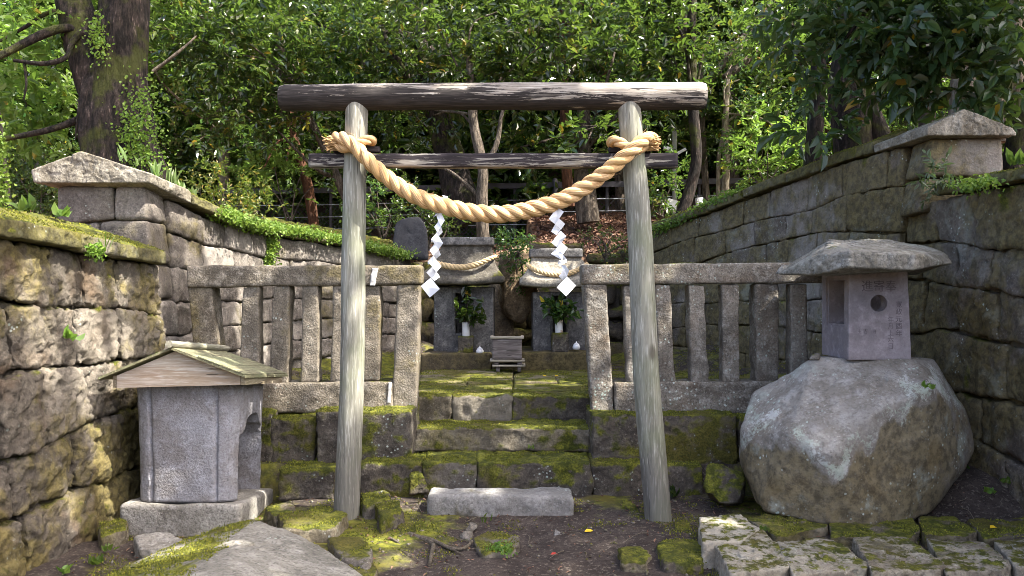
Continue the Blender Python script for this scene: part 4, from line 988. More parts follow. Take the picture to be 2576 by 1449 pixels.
xa, xb = P(2135, 0, 5.4)[0], P(2297, 0, 5.4)[0]
mb = MB(); xt = P(2288, 0, 5.4)[0]
stone(mb, [[[(xa, 5.40, z0), (xa, 5.40, z1)], [(xa + .01, 5.90, z0), (xa + .01, 5.90, z1)]], [[(xb, 5.42, z0), (xt, 5.42, z1)], [(xb, 5.92, z0), (xt, 5.92, z1)]]], r=.008, amp=.003, freq=9, res=.013, seed=4)
fb = mb.build("fire_box", M['lantern'])
def cutbox(x0, x1, y0, y1, zz0, zz1, o):
    mb = MB(); plain_box(mb, box8(x0, x1, y0, y1, zz0, zz1)); c = mb.build("cut", None, smooth=False)
    bm = bmesh.new(); bm.from_mesh(c.data); bmesh.ops.remove_doubles(bm, verts=bm.verts, dist=1e-5); bmesh.ops.recalc_face_normals(bm, faces=bm.faces); bm.to_mesh(c.data); bm.free()
    boolean(o, c)
zw0, zw1 = P(0, 815, 5.55)[2] , P(0, 705, 5.55)[2]
cutbox(xa - .2, xa + .018, 5.475, 5.805, zw0 - .015, zw1 + .02, fb)         # rebate of the side window
cutbox(xa - .2, xb + .2, 5.50, 5.78, zw0, zw1, fb)                          # chamber right through
for rr_, y1_ in ((.066, 5.412), (.057, 5.97)):
    bm = bmesh.new(); bmesh.ops.create_cone(bm, cap_ends=True, segments=40, radius1=rr_, radius2=rr_, depth=(y1_ - 5.3))
    cm = bpy.data.meshes.new("cut"); bm.to_mesh(cm); bm.free(); c = bpy.data.objects.new("cut", cm); COL.objects.link(c)
    pc = P(2213, 763, 5.4); c.rotation_euler = (R(90), 0, 0); c.location = (pc[0], (5.3 + y1_) / 2, pc[2]); bpy.context.view_layer.update(); boolean(fb, c)
fb.data.transform(Matrix.Translation(-Vector(ROOTLOC[ln.name]))); fb.parent = ln; fb.location = (0, 0, 0)
for pgn in fb.data.polygons: pgn.use_smooth = True
try:
    fb.data.set_sharp_from_angle(angle=R(35))
except Exception: pass
rot = Matrix.Rotation(R(90), 4, 'X')
def carve(txt, x, y, size, vertical=False):
    p = P(x, y, 5.4) - ROOTLOC[ln.name]; yaw = Matrix.Rotation(.02 / (xb - xa), 4, 'Z')
    pr = .02 * (P(x, y, 5.4)[0] - xa) / (xb - xa)
    o = glyphs(fb, "carved_writing", txt, (p[0], p[1] + pr - .0008, p[2]), size, yaw @ rot, M['carved'], extrude=.0012, vertical=vertical)
    return o
carve("進寄奉", 2213, 731, .082)
carve("寛政元酉年", 2264, 772, .048, True)
carve("年月上六日", 2243, 810, .044, True)
carve("主", 2162, 838, .034); carve("吉", 2178, 838, .034); carve("日", 2201, 838, .030)
mb = MB()
rp = [P(1957, 690, 5.5), P(1985, 668, 5.6), P(2045, 693, 5.25), P(2130, 672, 5.05), P(2290, 680, 5.05), P(2393, 664, 5.25), P(2385, 640, 5.4), P(2330, 618, 5.7), P(2205, 602, 5.65), P(2090, 604, 5.6), P(2070, 640, 5.2), P(2140, 632, 5.05), P(2300, 640, 5.06), P(2000, 670, 6.2), P(2010, 655, 6.2), P(2100, 622, 6.3), P(2330, 655, 6.3), P(2310, 630, 6.3), P(2040, 690, 5.95), P(2300, 692, 6.2)]
rock(mb, rp, p=160, amp=.010, freq=6, sub=7, seed=12, hew=.022, cell=.1)
rf = mb.build("roof_slab", M['lantern_roof'], ln)
mb = MB(); rock(mb, [P(1953, 690, 5.55), P(1960, 668, 5.6), P(2060, 655, 5.5), P(2075, 690, 5.5), P(1953, 690, 5.85), P(2060, 655, 5.9), P(2075, 692, 5.9)], p=14, amp=.014, freq=8, sub=5, seed=13)
mb.build("roof_corner", M['lantern_roof'], ln)
mb = MB(); rock(mb, [P(2036, 905, 5.5), P(2060, 905, 5.45), P(2042, 892, 5.5), P(2062, 890, 5.5), P(2036, 908, 5.6), P(2062, 908, 5.6), P(2052, 888, 5.58)], p=12, amp=.006, freq=20, sub=4, seed=3)
tag(mb.build("wedge_stone", M['rock'], origin=P(2050, 906, 5.5)), "fist-sized grey wedge stone tucked beside the lantern's foot on the boulder", "stone")

# ---------------------------------------------------------------- shrines on the plinth
PY = 8.93
mb = MB(); stone(mb, block8(1058, 1236, 889, 940, PY, .9), r=.015, amp=.008, freq=7, res=.03, seed=1)
stone(mb, block8(1237, 1482, 885, 940, PY + .01, .9), r=.015, amp=.008, freq=7, res=.03, seed=2)
tag(mb.build("shrine_plinth", M['plinth'], origin=(.0, 9.2, .68)), "long low olive brown stone plinth under the two small shrines", "plinth")
def shrine(label, mat, bx0, bx1, by0, by1, rx0, rx1, ry_eave, ry_eb, tx0, tx1, ty, ridge_h, dx0, dx1, dy0, dy1, moss_eave, sd):
    Yb = PY + .22; t = thing("stone_shrine", label, "small shrine", (P((bx0 + bx1) / 2, 0, Yb)[0], Yb + .3, P(0, by1, Yb)[2]), "small stone shrines")
    mb = MB(); stone(mb, block8(bx0, bx1, by0, by1 + 4, Yb, .62), r=.012, amp=.006, freq=7, res=.025, seed=sd); o = mb.build("shrine_body", M[mat])
    a, b = P(dx0, dy1, Yb), P(dx1, dy0, Yb); cutbox(a[0], b[0], Yb - .2, Yb + .25, a[2], b[2], o)
    o.data.transform(Matrix.Translation(-Vector(ROOTLOC[t.name]))); o.parent = t; o.location = (0, 0, 0)
    w_ = .035
    for (x0_, x1_, z0_, z1_) in ((a[0] - w_, a[0] - .002, a[2] - w_, b[2] + w_), (b[0] + .002, b[0] + w_, a[2] - w_, b[2] + w_)):
        mb = MB(); stone(mb, box8(x0_, x1_, Yb - .018, Yb + .004, z0_, z1_), r=.004, amp=.002, freq=9, res=.02, seed=sd); mb.build("door_jamb", M[mat], t)
    mb = MB(); stone(mb, box8(a[0] - w_, b[0] + w_, Yb - .02, Yb + .003, b[2] + .002, b[2] + w_ + .01), r=.004, amp=.002, freq=9, res=.02, seed=sd); mb.build("door_lintel", M[mat], t)
    # roof: loft from the wide eaves up a concave curve to the ridge block, plus a separate ridge stone
    f = np.linspace(0, 1, 16); cur = f ** 0.42
    Ye = Yb - .26; e0, e1, ezt, ezb = P(rx0, 0, Ye)[0], P(rx1, 0, Ye)[0], P(0, ry_eave, Ye)[2], P(0, ry_eb, Ye)[2]
    Yt = Yb - .02; t0, t1, tz = P(tx0, 0, Yt)[0], P(tx1, 0, Yt)[0], P(0, ty, Yt)[2]
    m = 30; rings = []
    def ringat(x0_, x1_, y0_, y1_, z, sag=0.0):
        xs_ = np.linspace(0, 1, m); top_ = [(x0_ + (x1_ - x0_) * s_, y0_, z + sag * (2 * s_ - 1) ** 2) for s_ in xs_]
        bk = [(x1_ + (x0_ - x1_) * s_, y1_, z + sag * (2 * s_ - 1) ** 2) for s_ in xs_]; return top_ + bk
    rings.append(ringat(e0 + .03, e1 - .03, Ye + .04, Yb + .75, ezb + .0, .02)); rings.append(ringat(e0, e1, Ye, Yb + .78, ezb + .012, .025))
    rings.append(ringat(e0, e1, Ye, Yb + .78, ezt - .006, .03))
    for k in range(16):
        c = 1 - (1 - f[k]) ** 2.4; zz = ezt + (tz - ezt) * f[k]
        rings.append(ringat(e0 + .012 + (t0 - e0) * c, e1 - .012 + (t1 - e1) * c, Ye + .012 + (Yt - Ye) * c, Yb + .77 - .45 * c, zz, .03 * (1 - f[k]) ** 2))
    mb = MB(); N2 = 2 * m; v = np.array(rings).reshape(-1, 3); v = v + .006 * np.stack([fbm(v * 9, 3, sd + s_) for s_ in (1, 2, 3)], -1)
    k = len(rings); i = np.arange(k - 1)[:, None] * N2; j = np.arange(N2)[None]; j2 = (j + 1) % N2
    q = np.stack([i + j, i + j2, i + N2 + j2, i + N2 + j], -1).reshape(-1, 4); q = list(q)
    for ring in (0, k - 1):
        for s_ in range(m - 1):
            f4 = [ring * N2 + s_, ring * N2 + s_ + 1, ring * N2 + N2 - 2 - s_, ring * N2 + N2 - 1 - s_]; q.append(f4[::-1] if ring == 0 else f4)
    mb.add(v, q=q); rf = mb.build("roof", M[moss_eave], t)
    mb = MB(); hb = P(0, ridge_h, Yt)[2]
    stone(mb, box8(t0 - .015, t1 + .015, Yt - .03, Yt + .38, hb, tz + .002), r=.012, amp=.006, freq=8, res=.025, seed=sd + 3); rg = mb.build("ridge_stone", M[mat], t)
    return t
M['shrine_roof'] = stone_mat("mossy_shrine_roof_stone", (0.13, 0.112, 0.085), (0.06, 0.052, 0.04), (0.20, 0.18, 0.145), moss=0.28, top=0.75, lichen=0.2, rough_bump=0.4)
M['shrine_roof_pale'] = stone_mat("pale_shrine_roof_stone", (0.29, 0.265, 0.215), (0.17, 0.145, 0.11), (0.40, 0.37, 0.31), moss=-.05, top=0.55, lichen=0.2, rough_bump=0.4)
shrine("taller dark stone shrine with mossy flared roof, behind the left paper streamer", 'shrine', 1091, 1242, 722, 889, 1046, 1268, 700, 716, 1108, 1238, 597, 618, 1146, 1180, 738, 838, 'shrine_roof', 1)
shrine("lower pale-roofed stone shrine behind the right paper streamer", 'shrine_pale' if False else 'shrine', 1340, 1500, 735, 884, 1308, 1530, 704, 724, 1336, 1462, 626, 648, 1392, 1424, 745, 838, 'shrine_roof_pale', 2)
def shrope(label, pts, rad, turns):
    t = thing("straw_rope", label, "rope", pts[len(pts) // 2], "small straw ropes on the shrines"); laid_rope(t, "strand", pts, rad, turns, M['rope_old'], 150, sides=8)
RY = PY + .08
shrope("small straw rope slung across the roof of the taller left shrine", [P(1085, 652, RY + .2), P(1095, 660, RY), P(1115, 667, RY - .06), P(1145, 672, RY - .07), P(1175, 671, RY - .07), P(1205, 663, RY - .06), P(1232, 651, RY - .02), P(1248, 645, RY + .1)], [.022, .031, .034, .034, .033, .028, .022], 7.5)
shrope("small straw rope slung across the roof of the lower pale shrine", [P(1326, 664, RY + .15), P(1334, 672, RY + .02), P(1355, 682, RY - .06), P(1385, 690, RY - .07), P(1415, 691, RY - .07), P(1440, 685, RY - .06), P(1462, 674, RY), P(1478, 664, RY + .15)], [.02, .026, .029, .031, .03, .027, .022], 8)

# vases on little stone stands, water jars, offertory box
def stand_vase(lab_s, lab_v, x0, x1, ys0, ys1, vx, vy0, vy1, vr, mat, Yv):
    o = block("vase_stand", lab_s, "stone stand", block8(x0, x1, ys0, ys1, Yv, (x1 - x0) * Yv / F), M['mossy'], "small stone vase stands", r=.01, amp=.006, freq=9, res=.016, seed=int(x0))
    c = P(vx, vy1, Yv + .09); h = (vy1 - vy0) * Yv / F; r_ = vr * Yv / F
    t = thing("flower_vase", lab_v, "vase", c, "white vases before the shrines")
    mb = MB(); lathe(mb, [(0, 0), (r_ * .92, 0), (r_, .008), (r_, h * .9), (r_ * 1.04, h), (r_ * .86, h), (r_ * .84, h * .5), (0, h * .5)], c, 28); mb.build("vase_body", M[mat], t)
    return np.array([c[0], c[1], c[2] + h])
v1 = stand_vase("small mossy stone stand under the white vase of the taller shrine", "plain white cylinder vase holding upright green sprigs, left", 1151, 1190, 846, 889, 1172, 810, 846, 9.6, 'china', PY + .03)
v2 = stand_vase("small mossy stone stand under the orange-stained vase", "white cylinder vase with an orange stain, holding bushy green sprigs, right", 1389, 1430, 838, 886, 1406, 804, 838, 10.0, 'china_stain', PY + .03)
def jar(lab, x, yb_, Yj):
    c = P(x, yb_, Yj); t = thing("water_jar", lab, "jar", c, "white water jars before the shrines"); k = 20 * Yj / F / 2.0
    mb = MB(); lathe(mb, [(0, 0), (.62 * k, 0), (.9 * k, .22 * k), (1.0 * k, .6 * k), (.95 * k, .95 * k), (.72 * k, 1.28 * k), (0, 1.28 * k)], c, 28); mb.build("jar_body", M['china'], t)
    mb = MB(); lathe(mb, [(0, 1.285 * k), (.76 * k, 1.285 * k), (.74 * k, 1.36 * k), (.42 * k, 1.65 * k), (.14 * k, 1.85 * k), (.09 * k, 2.05 * k), (0, 2.22 * k)], c, 28); mb.build("lid", M['china'], t)
jar("onion-shaped white china jar standing left of the offertory box", 1207, 891, PY + .06)
jar("onion-shaped white china jar standing right of the stained vase", 1450, 880, PY + .06)
OY = 8.55
ob = thing("offertory_box", "small grey-brown wooden offertory box with pale top frame, on two feet before the plinth", "offertory box", (P(1276, 0, OY)[0], OY + .15, .70))
def obx(name, x0, x1, y0, y1, yy, dep, mat, **kw):
    mb = MB(); stone(mb, block8(x0, x1, y0, y1, yy, dep, **kw), r=.004, amp=.0012, freq=10, res=.03, seed=int(x0 + y0)); return mb.build(name, M[mat], ob)
obx("box_body", 1238, 1313, 853, 905, OY, .26, 'boxwood')
for (x0, x1, yo, dep) in ((1233, 1318, -.012, .035), (1233, 1318, .235, .035)): obx("top_frame", x0, x1, 846, 853, OY + yo, dep, 'boxlid')
for (x0, x1) in ((1233, 1241), (1310, 1318)): obx("top_frame", x0, x1, 845.6, 852.7, OY + .024, .21, 'boxlid')
for k in range(5): obx("grate_bar", 1250 + k * 13, 1253 + k * 13, 848, 853, OY + .024, .21, 'boxlid')
obx("base_board", 1232, 1320, 905.5, 911, OY - .015, .29, 'boxlid')
for x0 in (1243, 1301): obx("foot", x0, x0 + 12, 911.2, 918, OY, .25, 'boxwood')
obx("lower_board", 1238, 1322, 918.2, 923, OY - .02, .3, 'boxlid')
for x0 in (1248, 1302): obx("foot", x0, x0 + 9, 923.2, 936, OY, .25, 'boxwood')

# brown rock column between the shrines, dark leaning slab on the left
mb = MB(); rock(mb, [P(1262, 640, 9.9), P(1345, 650, 9.9), P(1352, 735, 9.8), P(1330, 800, 9.75), P(1300, 820, 9.75), P(1270, 790, 9.8), P(1262, 720, 9.75), P(1290, 625, 9.8), P(1320, 610, 10.1), P(1262, 640, 10.6), P(1345, 650, 10.6), P(1345, 780, 10.4), P(1262, 780, 10.4)], p=16, amp=.05, freq=4, sub=5, seed=8)
tag(mb.build("hanging_rock", M['rootrock'], origin=P(1300, 820, 10)), "sunlit brown rock hanging between the two small shrines, trailing green creeper", "rock")
mb = MB(); rock(mb, [P(985, 652, 10.6), P(1078, 655, 10.6), P(1075, 560, 10.75), P(1050, 540, 10.8), P(1010, 548, 10.8), P(990, 575, 10.75), P(985, 652, 10.85), P(1078, 655, 10.9), P(1060, 545, 11.0), P(1000, 555, 11.0)], p=20, amp=.02, freq=4, sub=5, seed=9, tint=-.8)
M['slate'] = stone_mat("dark_slate_stone", (0.055, 0.055, 0.06), (0.03, 0.03, 0.033), (0.09, 0.09, 0.095), moss=-.2, top=.4, rough_bump=.4)
tag(mb.build("dark_slab", M['slate'], origin=P(1030, 655, 10.8)), "smooth dark slate slab standing behind the far end of the left fence", "stone slab")
mb = MB(); rock(mb, [P(1240, 640, 10.5), P(1270, 640, 10.5), P(1246, 890, 9.9), P(1300, 890, 9.9), P(1240, 640, 10.7), P(1300, 890, 10.4), P(1242, 890, 10.4)], p=16, amp=.02, freq=5, sub=4, seed=91)
tag(mb.build("leaning_stone", M['rootrock'], origin=P(1270, 890, 10.1)), "tall narrow brown stone leaning in the dark gap right of the taller shrine", "stone")

# ---------------------------------------------------------------- rocks in front
def rk(label, pts, mat, seed, name="rock", cat="rock", group=None, p=12, amp=.02, freq=5, sub=5, tint=0, hew=.018, cell=.07, grow=1.0):
    pts = np.asarray(pts, float); cc = pts.mean(0); pts = cc + (pts - cc) * [grow, grow, 1]
    mb = MB(); rock(mb, pts, p=p, amp=amp, freq=freq, sub=sub, seed=seed, tint=tint, hew=hew, cell=cell); pts = np.asarray(pts, float)
    return tag(mb.build(name, M[mat], origin=(pts[:, 0].mean(), pts[:, 1].mean(), pts[:, 2].min())), label, cat, group)
rk("large flat grey rock half covered with yellow moss, in front of the roofed stone box", [P(640, 1298, 4.9), P(560, 1320, 4.75), P(700, 1322, 4.78), P(760, 1345, 4.65), P(850, 1400, 4.35), P(935, 1460, 4.05), P(430, 1368, 4.5), P(300, 1425, 4.2), P(225, 1475, 3.98), (-1.25, 3.3, .30), (-2.0, 3.3, .16), (-.55, 3.5, .08), (-.5, 3.9, -.15), (-2.2, 3.8, -.15), (-1.2, 4.95, -.1), (-1.9, 4.5, -.1), P(560, 1400, 4.3) + [0, 0, .03]], 'flatrock', 3, name="flat_rock", p=40, amp=.016, freq=3, sub=6, tint=lambda v: sstep(-1.30, -1.62, v[:, 0] + .20 * fbm(v * 3, 3, 7)))
def slabpx(pxs, zt, zb):
    out = []
    for (x, y) in pxs: q = PZ(x, y, zt); out += [q, [q[0], q[1], zb]]
    return out
rk("flat yellow-mossed slab beside the flat rock, at the foot of the left gate post", slabpx([(700, 1290), (845, 1283), (876, 1288), (838, 1330), (715, 1328)], .13, -.02), 'kerb_moss', 14, name="mossy_slab", p=30, amp=.012)
rk("grey rounded rock between flat rock and loose slab, cut by the bottom edge", slabpx([(822, 1345), (905, 1340), (938, 1375), (935, 1430), (850, 1400)], .10, -.12), 'rock', 15, p=9, amp=.02)
rk("dark mossy rock below the grey rounded one by the bottom edge", slabpx([(870, 1418), (935, 1398), (948, 1440), (930, 1480), (880, 1470)], .07, -.12), 'kerb_moss', 16, p=9)
rk("pale mossy chunk against the stone box's plinth", slabpx([(660, 1275), (735, 1255), (750, 1280), (690, 1298)], .12, -.03), 'kerb_moss', 17, p=10)
rk("upper small mossy rock just left of the left gate post's foot", slabpx([(775, 1270), (838, 1268), (840, 1290), (770, 1292)], .12, .0), 'mossy', 18, p=9)
rk("half-buried rock under the front edge of the stone box's plinth", slabpx([(335, 1345), (430, 1338), (470, 1350), (445, 1385), (340, 1378)], .10, -.1), 'boxbase', 19, p=9)
rk("green mossy lump at the left wall's foot beside the plinth", slabpx([(245, 1312), (310, 1300), (318, 1330), (255, 1348)], .10, -.05), 'kerb_moss', 20, p=9)
rk("bright green mossy cubic rock between right gate post and lantern boulder", [P(1780, 1168, 5.62), P(1765, 1232, 5.55), P(1812, 1272, 5.45), P(1868, 1262, 5.5), P(1880, 1200, 5.55), P(1850, 1178, 5.6), P(1800, 1160, 5.8), P(1870, 1190, 5.85), P(1780, 1250, 5.85), P(1868, 1275, 5.8)], 'mossy', 21, name="mossy_rock", p=14, amp=.02, tint=-.2)
rk("dark mossy rock at the foot of the left gate post, right side", slabpx([(942, 1265), (1000, 1258), (1012, 1282), (960, 1300)], .14, 0), 'mossy', 22, p=9)
rk("low rock in the shade left of the loose slab under the lowest course", slabpx([(905, 1236), (970, 1232), (985, 1255), (915, 1262)], .16, 0), 'mossy', 23, p=9)
rk("wedge-shaped brown stone in the joint right of the left gate post", [P(1028, 1188, 5.84), P(1066, 1190, 5.84), P(1082, 1240, 5.82), P(1030, 1246, 5.82), P(1050, 1180, 5.95), P(1080, 1246, 5.95), P(1030, 1246, 5.95)], 'step', 24, p=12, amp=.01)
rk("low mossy mound of rock on the path left of the loose slab", slabpx([(1000, 1318), (1045, 1312), (1050, 1335), (1005, 1338)], .05, -.05), 'kerb_moss', 25, p=8)
rk("brown rock sunk in the path with a pale root over it", slabpx([(1180, 1352), (1250, 1328), (1305, 1352), (1290, 1385), (1215, 1395)], .05, -.08), 'rock', 26, p=8, tint=-.7)
rk("upper of two small brown stones below the loose slab", [P(1178, 1318, 5.2), P(1200, 1325, 5.2), P(1190, 1338, 5.15), P(1170, 1336, 5.15), P(1190, 1316, 5.26), P(1172, 1338, 5.28)], 'rock', 27, p=10, amp=.005, freq=16, sub=4)
rk("lower of two small brown stones below the loose slab", [P(1158, 1340, 5.08), P(1192, 1338, 5.08), P(1188, 1362, 5.02), P(1160, 1362, 5.02), P(1175, 1335, 5.16), P(1158, 1362, 5.16)], 'rock', 28, p=10, amp=.005, freq=16, sub=4)
rk("small pale triangular stone on the bare path before the right gate post", [P(1396, 1328, 5.22), P(1422, 1345, 5.2), P(1394, 1352, 5.1), P(1420, 1352, 5.1), P(1398, 1350, 5.25)], 'step_low', 29, p=16, amp=.004, freq=16, sub=4)
rk("angular mossy rock left of the right gate post's foot", [P(1568, 1262, 5.6), P(1600, 1270, 5.55), P(1618, 1312, 5.45), P(1560, 1310, 5.5), P(1575, 1262, 5.75), P(1610, 1312, 5.7)], 'mossy', 30, p=12, amp=.012)
rk("dark round mossy rock in front of the right gate post, next to the edging stones", slabpx([(1655, 1362), (1720, 1352), (1768, 1362), (1766, 1412), (1670, 1410)], .06, -.1), 'mossy', 31, p=9)
rk("low mossy hump between path and dark round rock", slabpx([(1550, 1372), (1610, 1366), (1640, 1385), (1630, 1415), (1560, 1412)], .05, -.08), 'kerb_moss', 32, p=8)
rk("small mossy stone right of the right gate post's foot", slabpx([(1695, 1318), (1730, 1312), (1745, 1328), (1705, 1338)], .06, -.05), 'mossy', 33, p=8)

# edging stones at the lower right
GE = "edging stones at the lower right"
def edge(label, pxs, zt, mat, seed, zb=-.12, tint=0):
    rk(label, slabpx(pxs, zt, zb), mat, seed, name="edging_stone", cat="edging stone", group=GE, p=70, amp=.010, freq=7, sub=6, tint=tint, grow=1.05)
edge("long pale kerb stone running away from the corner, leftmost of the edging stones", [(1762, 1302), (1862, 1296), (1905, 1330), (1862, 1360), (1770, 1362)], .15, 'kerb', 41, tint=.5)
edge("front corner edging stone with blotchy moss, next to the long kerb stone", [(1802, 1368), (1915, 1328), (1990, 1412), (1980, 1425), (1840, 1440)], .14, 'kerb', 42, tint=.3)
edge("second front edging stone from the corner, flat blotchy top", [(1958, 1362), (2092, 1355), (2185, 1415), (2175, 1430), (1998, 1438)], .14, 'kerb', 43, tint=.2)
edge("third front edging stone from the corner, with chipped front edge", [(2150, 1352), (2275, 1350), (2372, 1418), (2360, 1432), (2200, 1436)], .145, 'kerb', 44)
edge("fourth front edging stone from the corner, broken along a crack", [(2335, 1355), (2480, 1362), (2538, 1418), (2520, 1432), (2385, 1436)], .14, 'kerb', 45)
edge("rightmost front edging stone, cut by the picture's right side", [(2505, 1362), (2640, 1350), (2700, 1410), (2560, 1425)], .14, 'kerb', 46, tint=.2)
edge("back-row edging stone with a pale worn top, next to the long kerb stone", [(1880, 1302), (1955, 1285), (2072, 1290), (2078, 1325), (1955, 1345)], .13, 'kerb_moss', 47, tint=.3)
edge("long green back-row edging stone below the lantern boulder", [(2088, 1308), (2290, 1302), (2312, 1330), (2290, 1350), (2098, 1348)], .13, 'kerb_moss', 48)
edge("green back-row edging stone right of the boulder's foot", [(2312, 1300), (2400, 1300), (2455, 1335), (2430, 1348), (2330, 1342)], .14, 'kerb_moss', 49)
edge("yellow-leaf-topped back-row edging stone at the right side", [(2440, 1308), (2600, 1300), (2650, 1340), (2480, 1352)], .14, 'kerb_moss', 50)

# roots, fallen leaves on the path
mb = MB()
rz = lambda x, y, z=.03: PZ(x, y, z)
for pts, r0 in (([(1030, 1345), (1062, 1355), (1088, 1368), (1085, 1395), (1080, 1420)], .018), ([(1062, 1352), (1095, 1362), (1130, 1378), (1165, 1380), (1188, 1362)], .016), ([(1125, 1378), (1165, 1395)], .008), ([(980, 1352), (1002, 1366), (1020, 1382)], .008), ([(1028, 1230), (1026, 1275), (1030, 1320), (1062, 1352)], .007)):
    path = smooth_path([rz(x, y) for x, y in pts], 24); tube(mb, path, np.linspace(r0, r0 * .55, 24), 8, noise=.15, nfreq=20)
tag(mb.build("tree_root", M['root'], origin=rz(1080, 1370, 0)), "forked pale tree root lying across the bare path", "root")
def leaf1(name, label, x, y, L, mat, z=.012, Y0=None, ang=0.3):
    p = PZ(x, y, z) if Y0 is None else P(x, y, Y0); mb = MB()
    leaves(mb, np.array([p]), np.array([[math.cos(ang), math.sin(ang), .05]]), np.array([[0, -.3, 1.0]]), L, L * .5); tag(mb.build(name, M[mat], origin=p, smooth=False), label, "leaf")
leaf1("fallen_leaf", "yellow fallen leaf on the path left of the right gate post", 1470, 1338, .075, 'yellowleaf')
leaf1("fallen_leaf", "small red fallen leaf on the bare path near the bottom edge", 1385, 1395, .05, 'redleaf')
leaf1("fallen_leaf", "yellow fallen leaf on a back-row edging stone at the right", 2490, 1328, .06, 'yellowleaf', z=.155)
leaf1("fallen_leaf", "yellow leaf caught in dark foliage at the top right", 2306, 85, .13, 'yellowleaf', Y0=6.8, ang=1.3)
leaf1("fallen_leaf", "orange fallen leaf on the moss by the grey rounded rock", 968, 1405, .03, 'redleaf')
leaf1("fallen_leaf", "left of two tiny yellow leaves on the terrace before the plinth", 1365, 946, .05, 'yellowleaf', z=.715)
leaf1("fallen_leaf", "right of two tiny yellow leaves on the terrace before the plinth", 1395, 946, .05, 'yellowleaf', z=.715)

# ---------------------------------------------------------------- metal fence, pole and lamps on the bank
FY = 16.4
mf = thing("metal_fence", "dark steel rail fence with wires and chain link, crossing the wood behind the shrine", "fence", (0, FY, 2.6))
FP = [(560, 482), (860, 478), (1225, 468), (1560, 463), (1700, 458), (1960, 452), (2100, 450)]
top = [P(x, y, FY) for x, y in FP]
mb = MB()
for a, b in zip(top[:-1], top[1:]):
    h = np.array([0, 0, .055]); d = np.array([0, .05, 0]); plain_box(mb, [[[a - h, a + h], [a - h + d, a + h + d]], [[b - h, b + h], [b - h + d, b + h + d]]])
mb.build("top_rail", M['iron'], mf, smooth=False)
ztop = lambda x: np.interp(x, [t_[0] for t_ in top], [t_[2] for t_ in top])
for x in np.arange(top[0][0] + .3, top[-1][0], 1.0 if False else 1.9):
    mb = MB(); zt = ztop(x); tube(mb, [(x, FY + .08, zt - 1.4), (x, FY + .08, zt + .02)], .035, 8); mb.build("fence_post", M['iron'], mf)
xp = P(1396, 0, FY)[0]; mb = MB(); tube(mb, [(xp, FY - .04, ztop(xp) - 1.4), (xp, FY - .04, ztop(xp) + .10), (xp, FY - .04, ztop(xp) + .13)], [.055, .055, .03], 12); mb.build("capped_post", M['iron'], mf)
for dz in (.30, .55, .80, 1.08):
    mb = MB(); tube(mb, [t_ - [0, .01, dz] for t_ in top], .008, 5); mb.build("wire", M['wire'], mf)
mb = MB(); x0, x1 = top[0][0], top[-1][0]; H = .95; sp = .09
for sgn in (1, -1):
    for k in np.arange(x0 - H, x1 + H, sp):
        a = np.array([k, FY + .03, ztop(k) - .25 - H]); b = np.array([k + sgn * H, FY + .03, ztop(k) - .25])
        v = [a + [.0035, 0, 0], a - [.0035, 0, 0], b - [.0035, 0, 0], b + [.0035, 0, 0]]; mb.add(v, q=[[0, 1, 2, 3]])
mb.build("chain_link", M['iron'], mf, smooth=False)
mb = MB(); pb = P(1697, 545, 15.2); tube(mb, [pb - [0, 0, .3], P(1697, 330, 15.2)], .045, 10)
pole = thing("lamp_pole", "thin grey pole with two white floodlights behind the right gate post", "pole", pb); mb.build("pole_shaft", M['pole'], pole)
def lamp(x, y, w_, h_, ang, parent):
    c = P(x, y, 15.1); mb = MB(); b8 = np.array(box8(-w_ / 2, w_ / 2, -.05, .05, -h_ / 2, h_ / 2)); rm = np.array(Matrix.Rotation(ang, 3, 'Y')); plain_box(mb, b8 @ rm.T + c); return mb.build("floodlight", M['lampwhite'], parent, smooth=False)
lamp(1679, 374, .15, .06, .2, pole); lamp(1710, 383, .24, .05, -.5, pole)
for i, (x, y, ww, hh, lab) in enumerate([(1688, 517, .17, .20, "white slanted lamp box on the leafy bank by the thin grey pole"), (1760, 512, .11, .20, "small white lamp box on the bank right of the dark curved trunk")]):
    t = thing("ground_lamp", lab, "lamp", P(x, y + 12, 14.0)); mb = MB(); c = P(x, y, 14.0)
    b8 = np.array(box8(-ww / 2, ww / 2, -.07, .07, -hh / 2, hh / 2)) @ np.array(Matrix.Rotation(.25 if i == 0 else -.1, 3, 'Y')).T + c; plain_box(mb, b8); mb.build("lamp_housing", M['lampwhite'], t, smooth=False)
    mb = MB(); tube(mb, [c - [0, 0, hh / 2 + .25], c - [0, 0, hh / 2 - .02]], .02, 8); mb.build("stake", M['iron'], t)
mb = MB(); rock(mb, [P(1635, 548, 13.6), P(1668, 548, 13.6), P(1664, 505, 13.65), P(1640, 508, 13.65), P(1650, 496, 13.75), P(1635, 548, 13.9), P(1668, 548, 13.9)], p=10, amp=.02, freq=6, sub=4, seed=77)
tag(mb.build("stone_marker", M['mossy'], origin=P(1650, 548, 13.7)), "small rounded stone marker under the trees right of the right gate post", "stone")
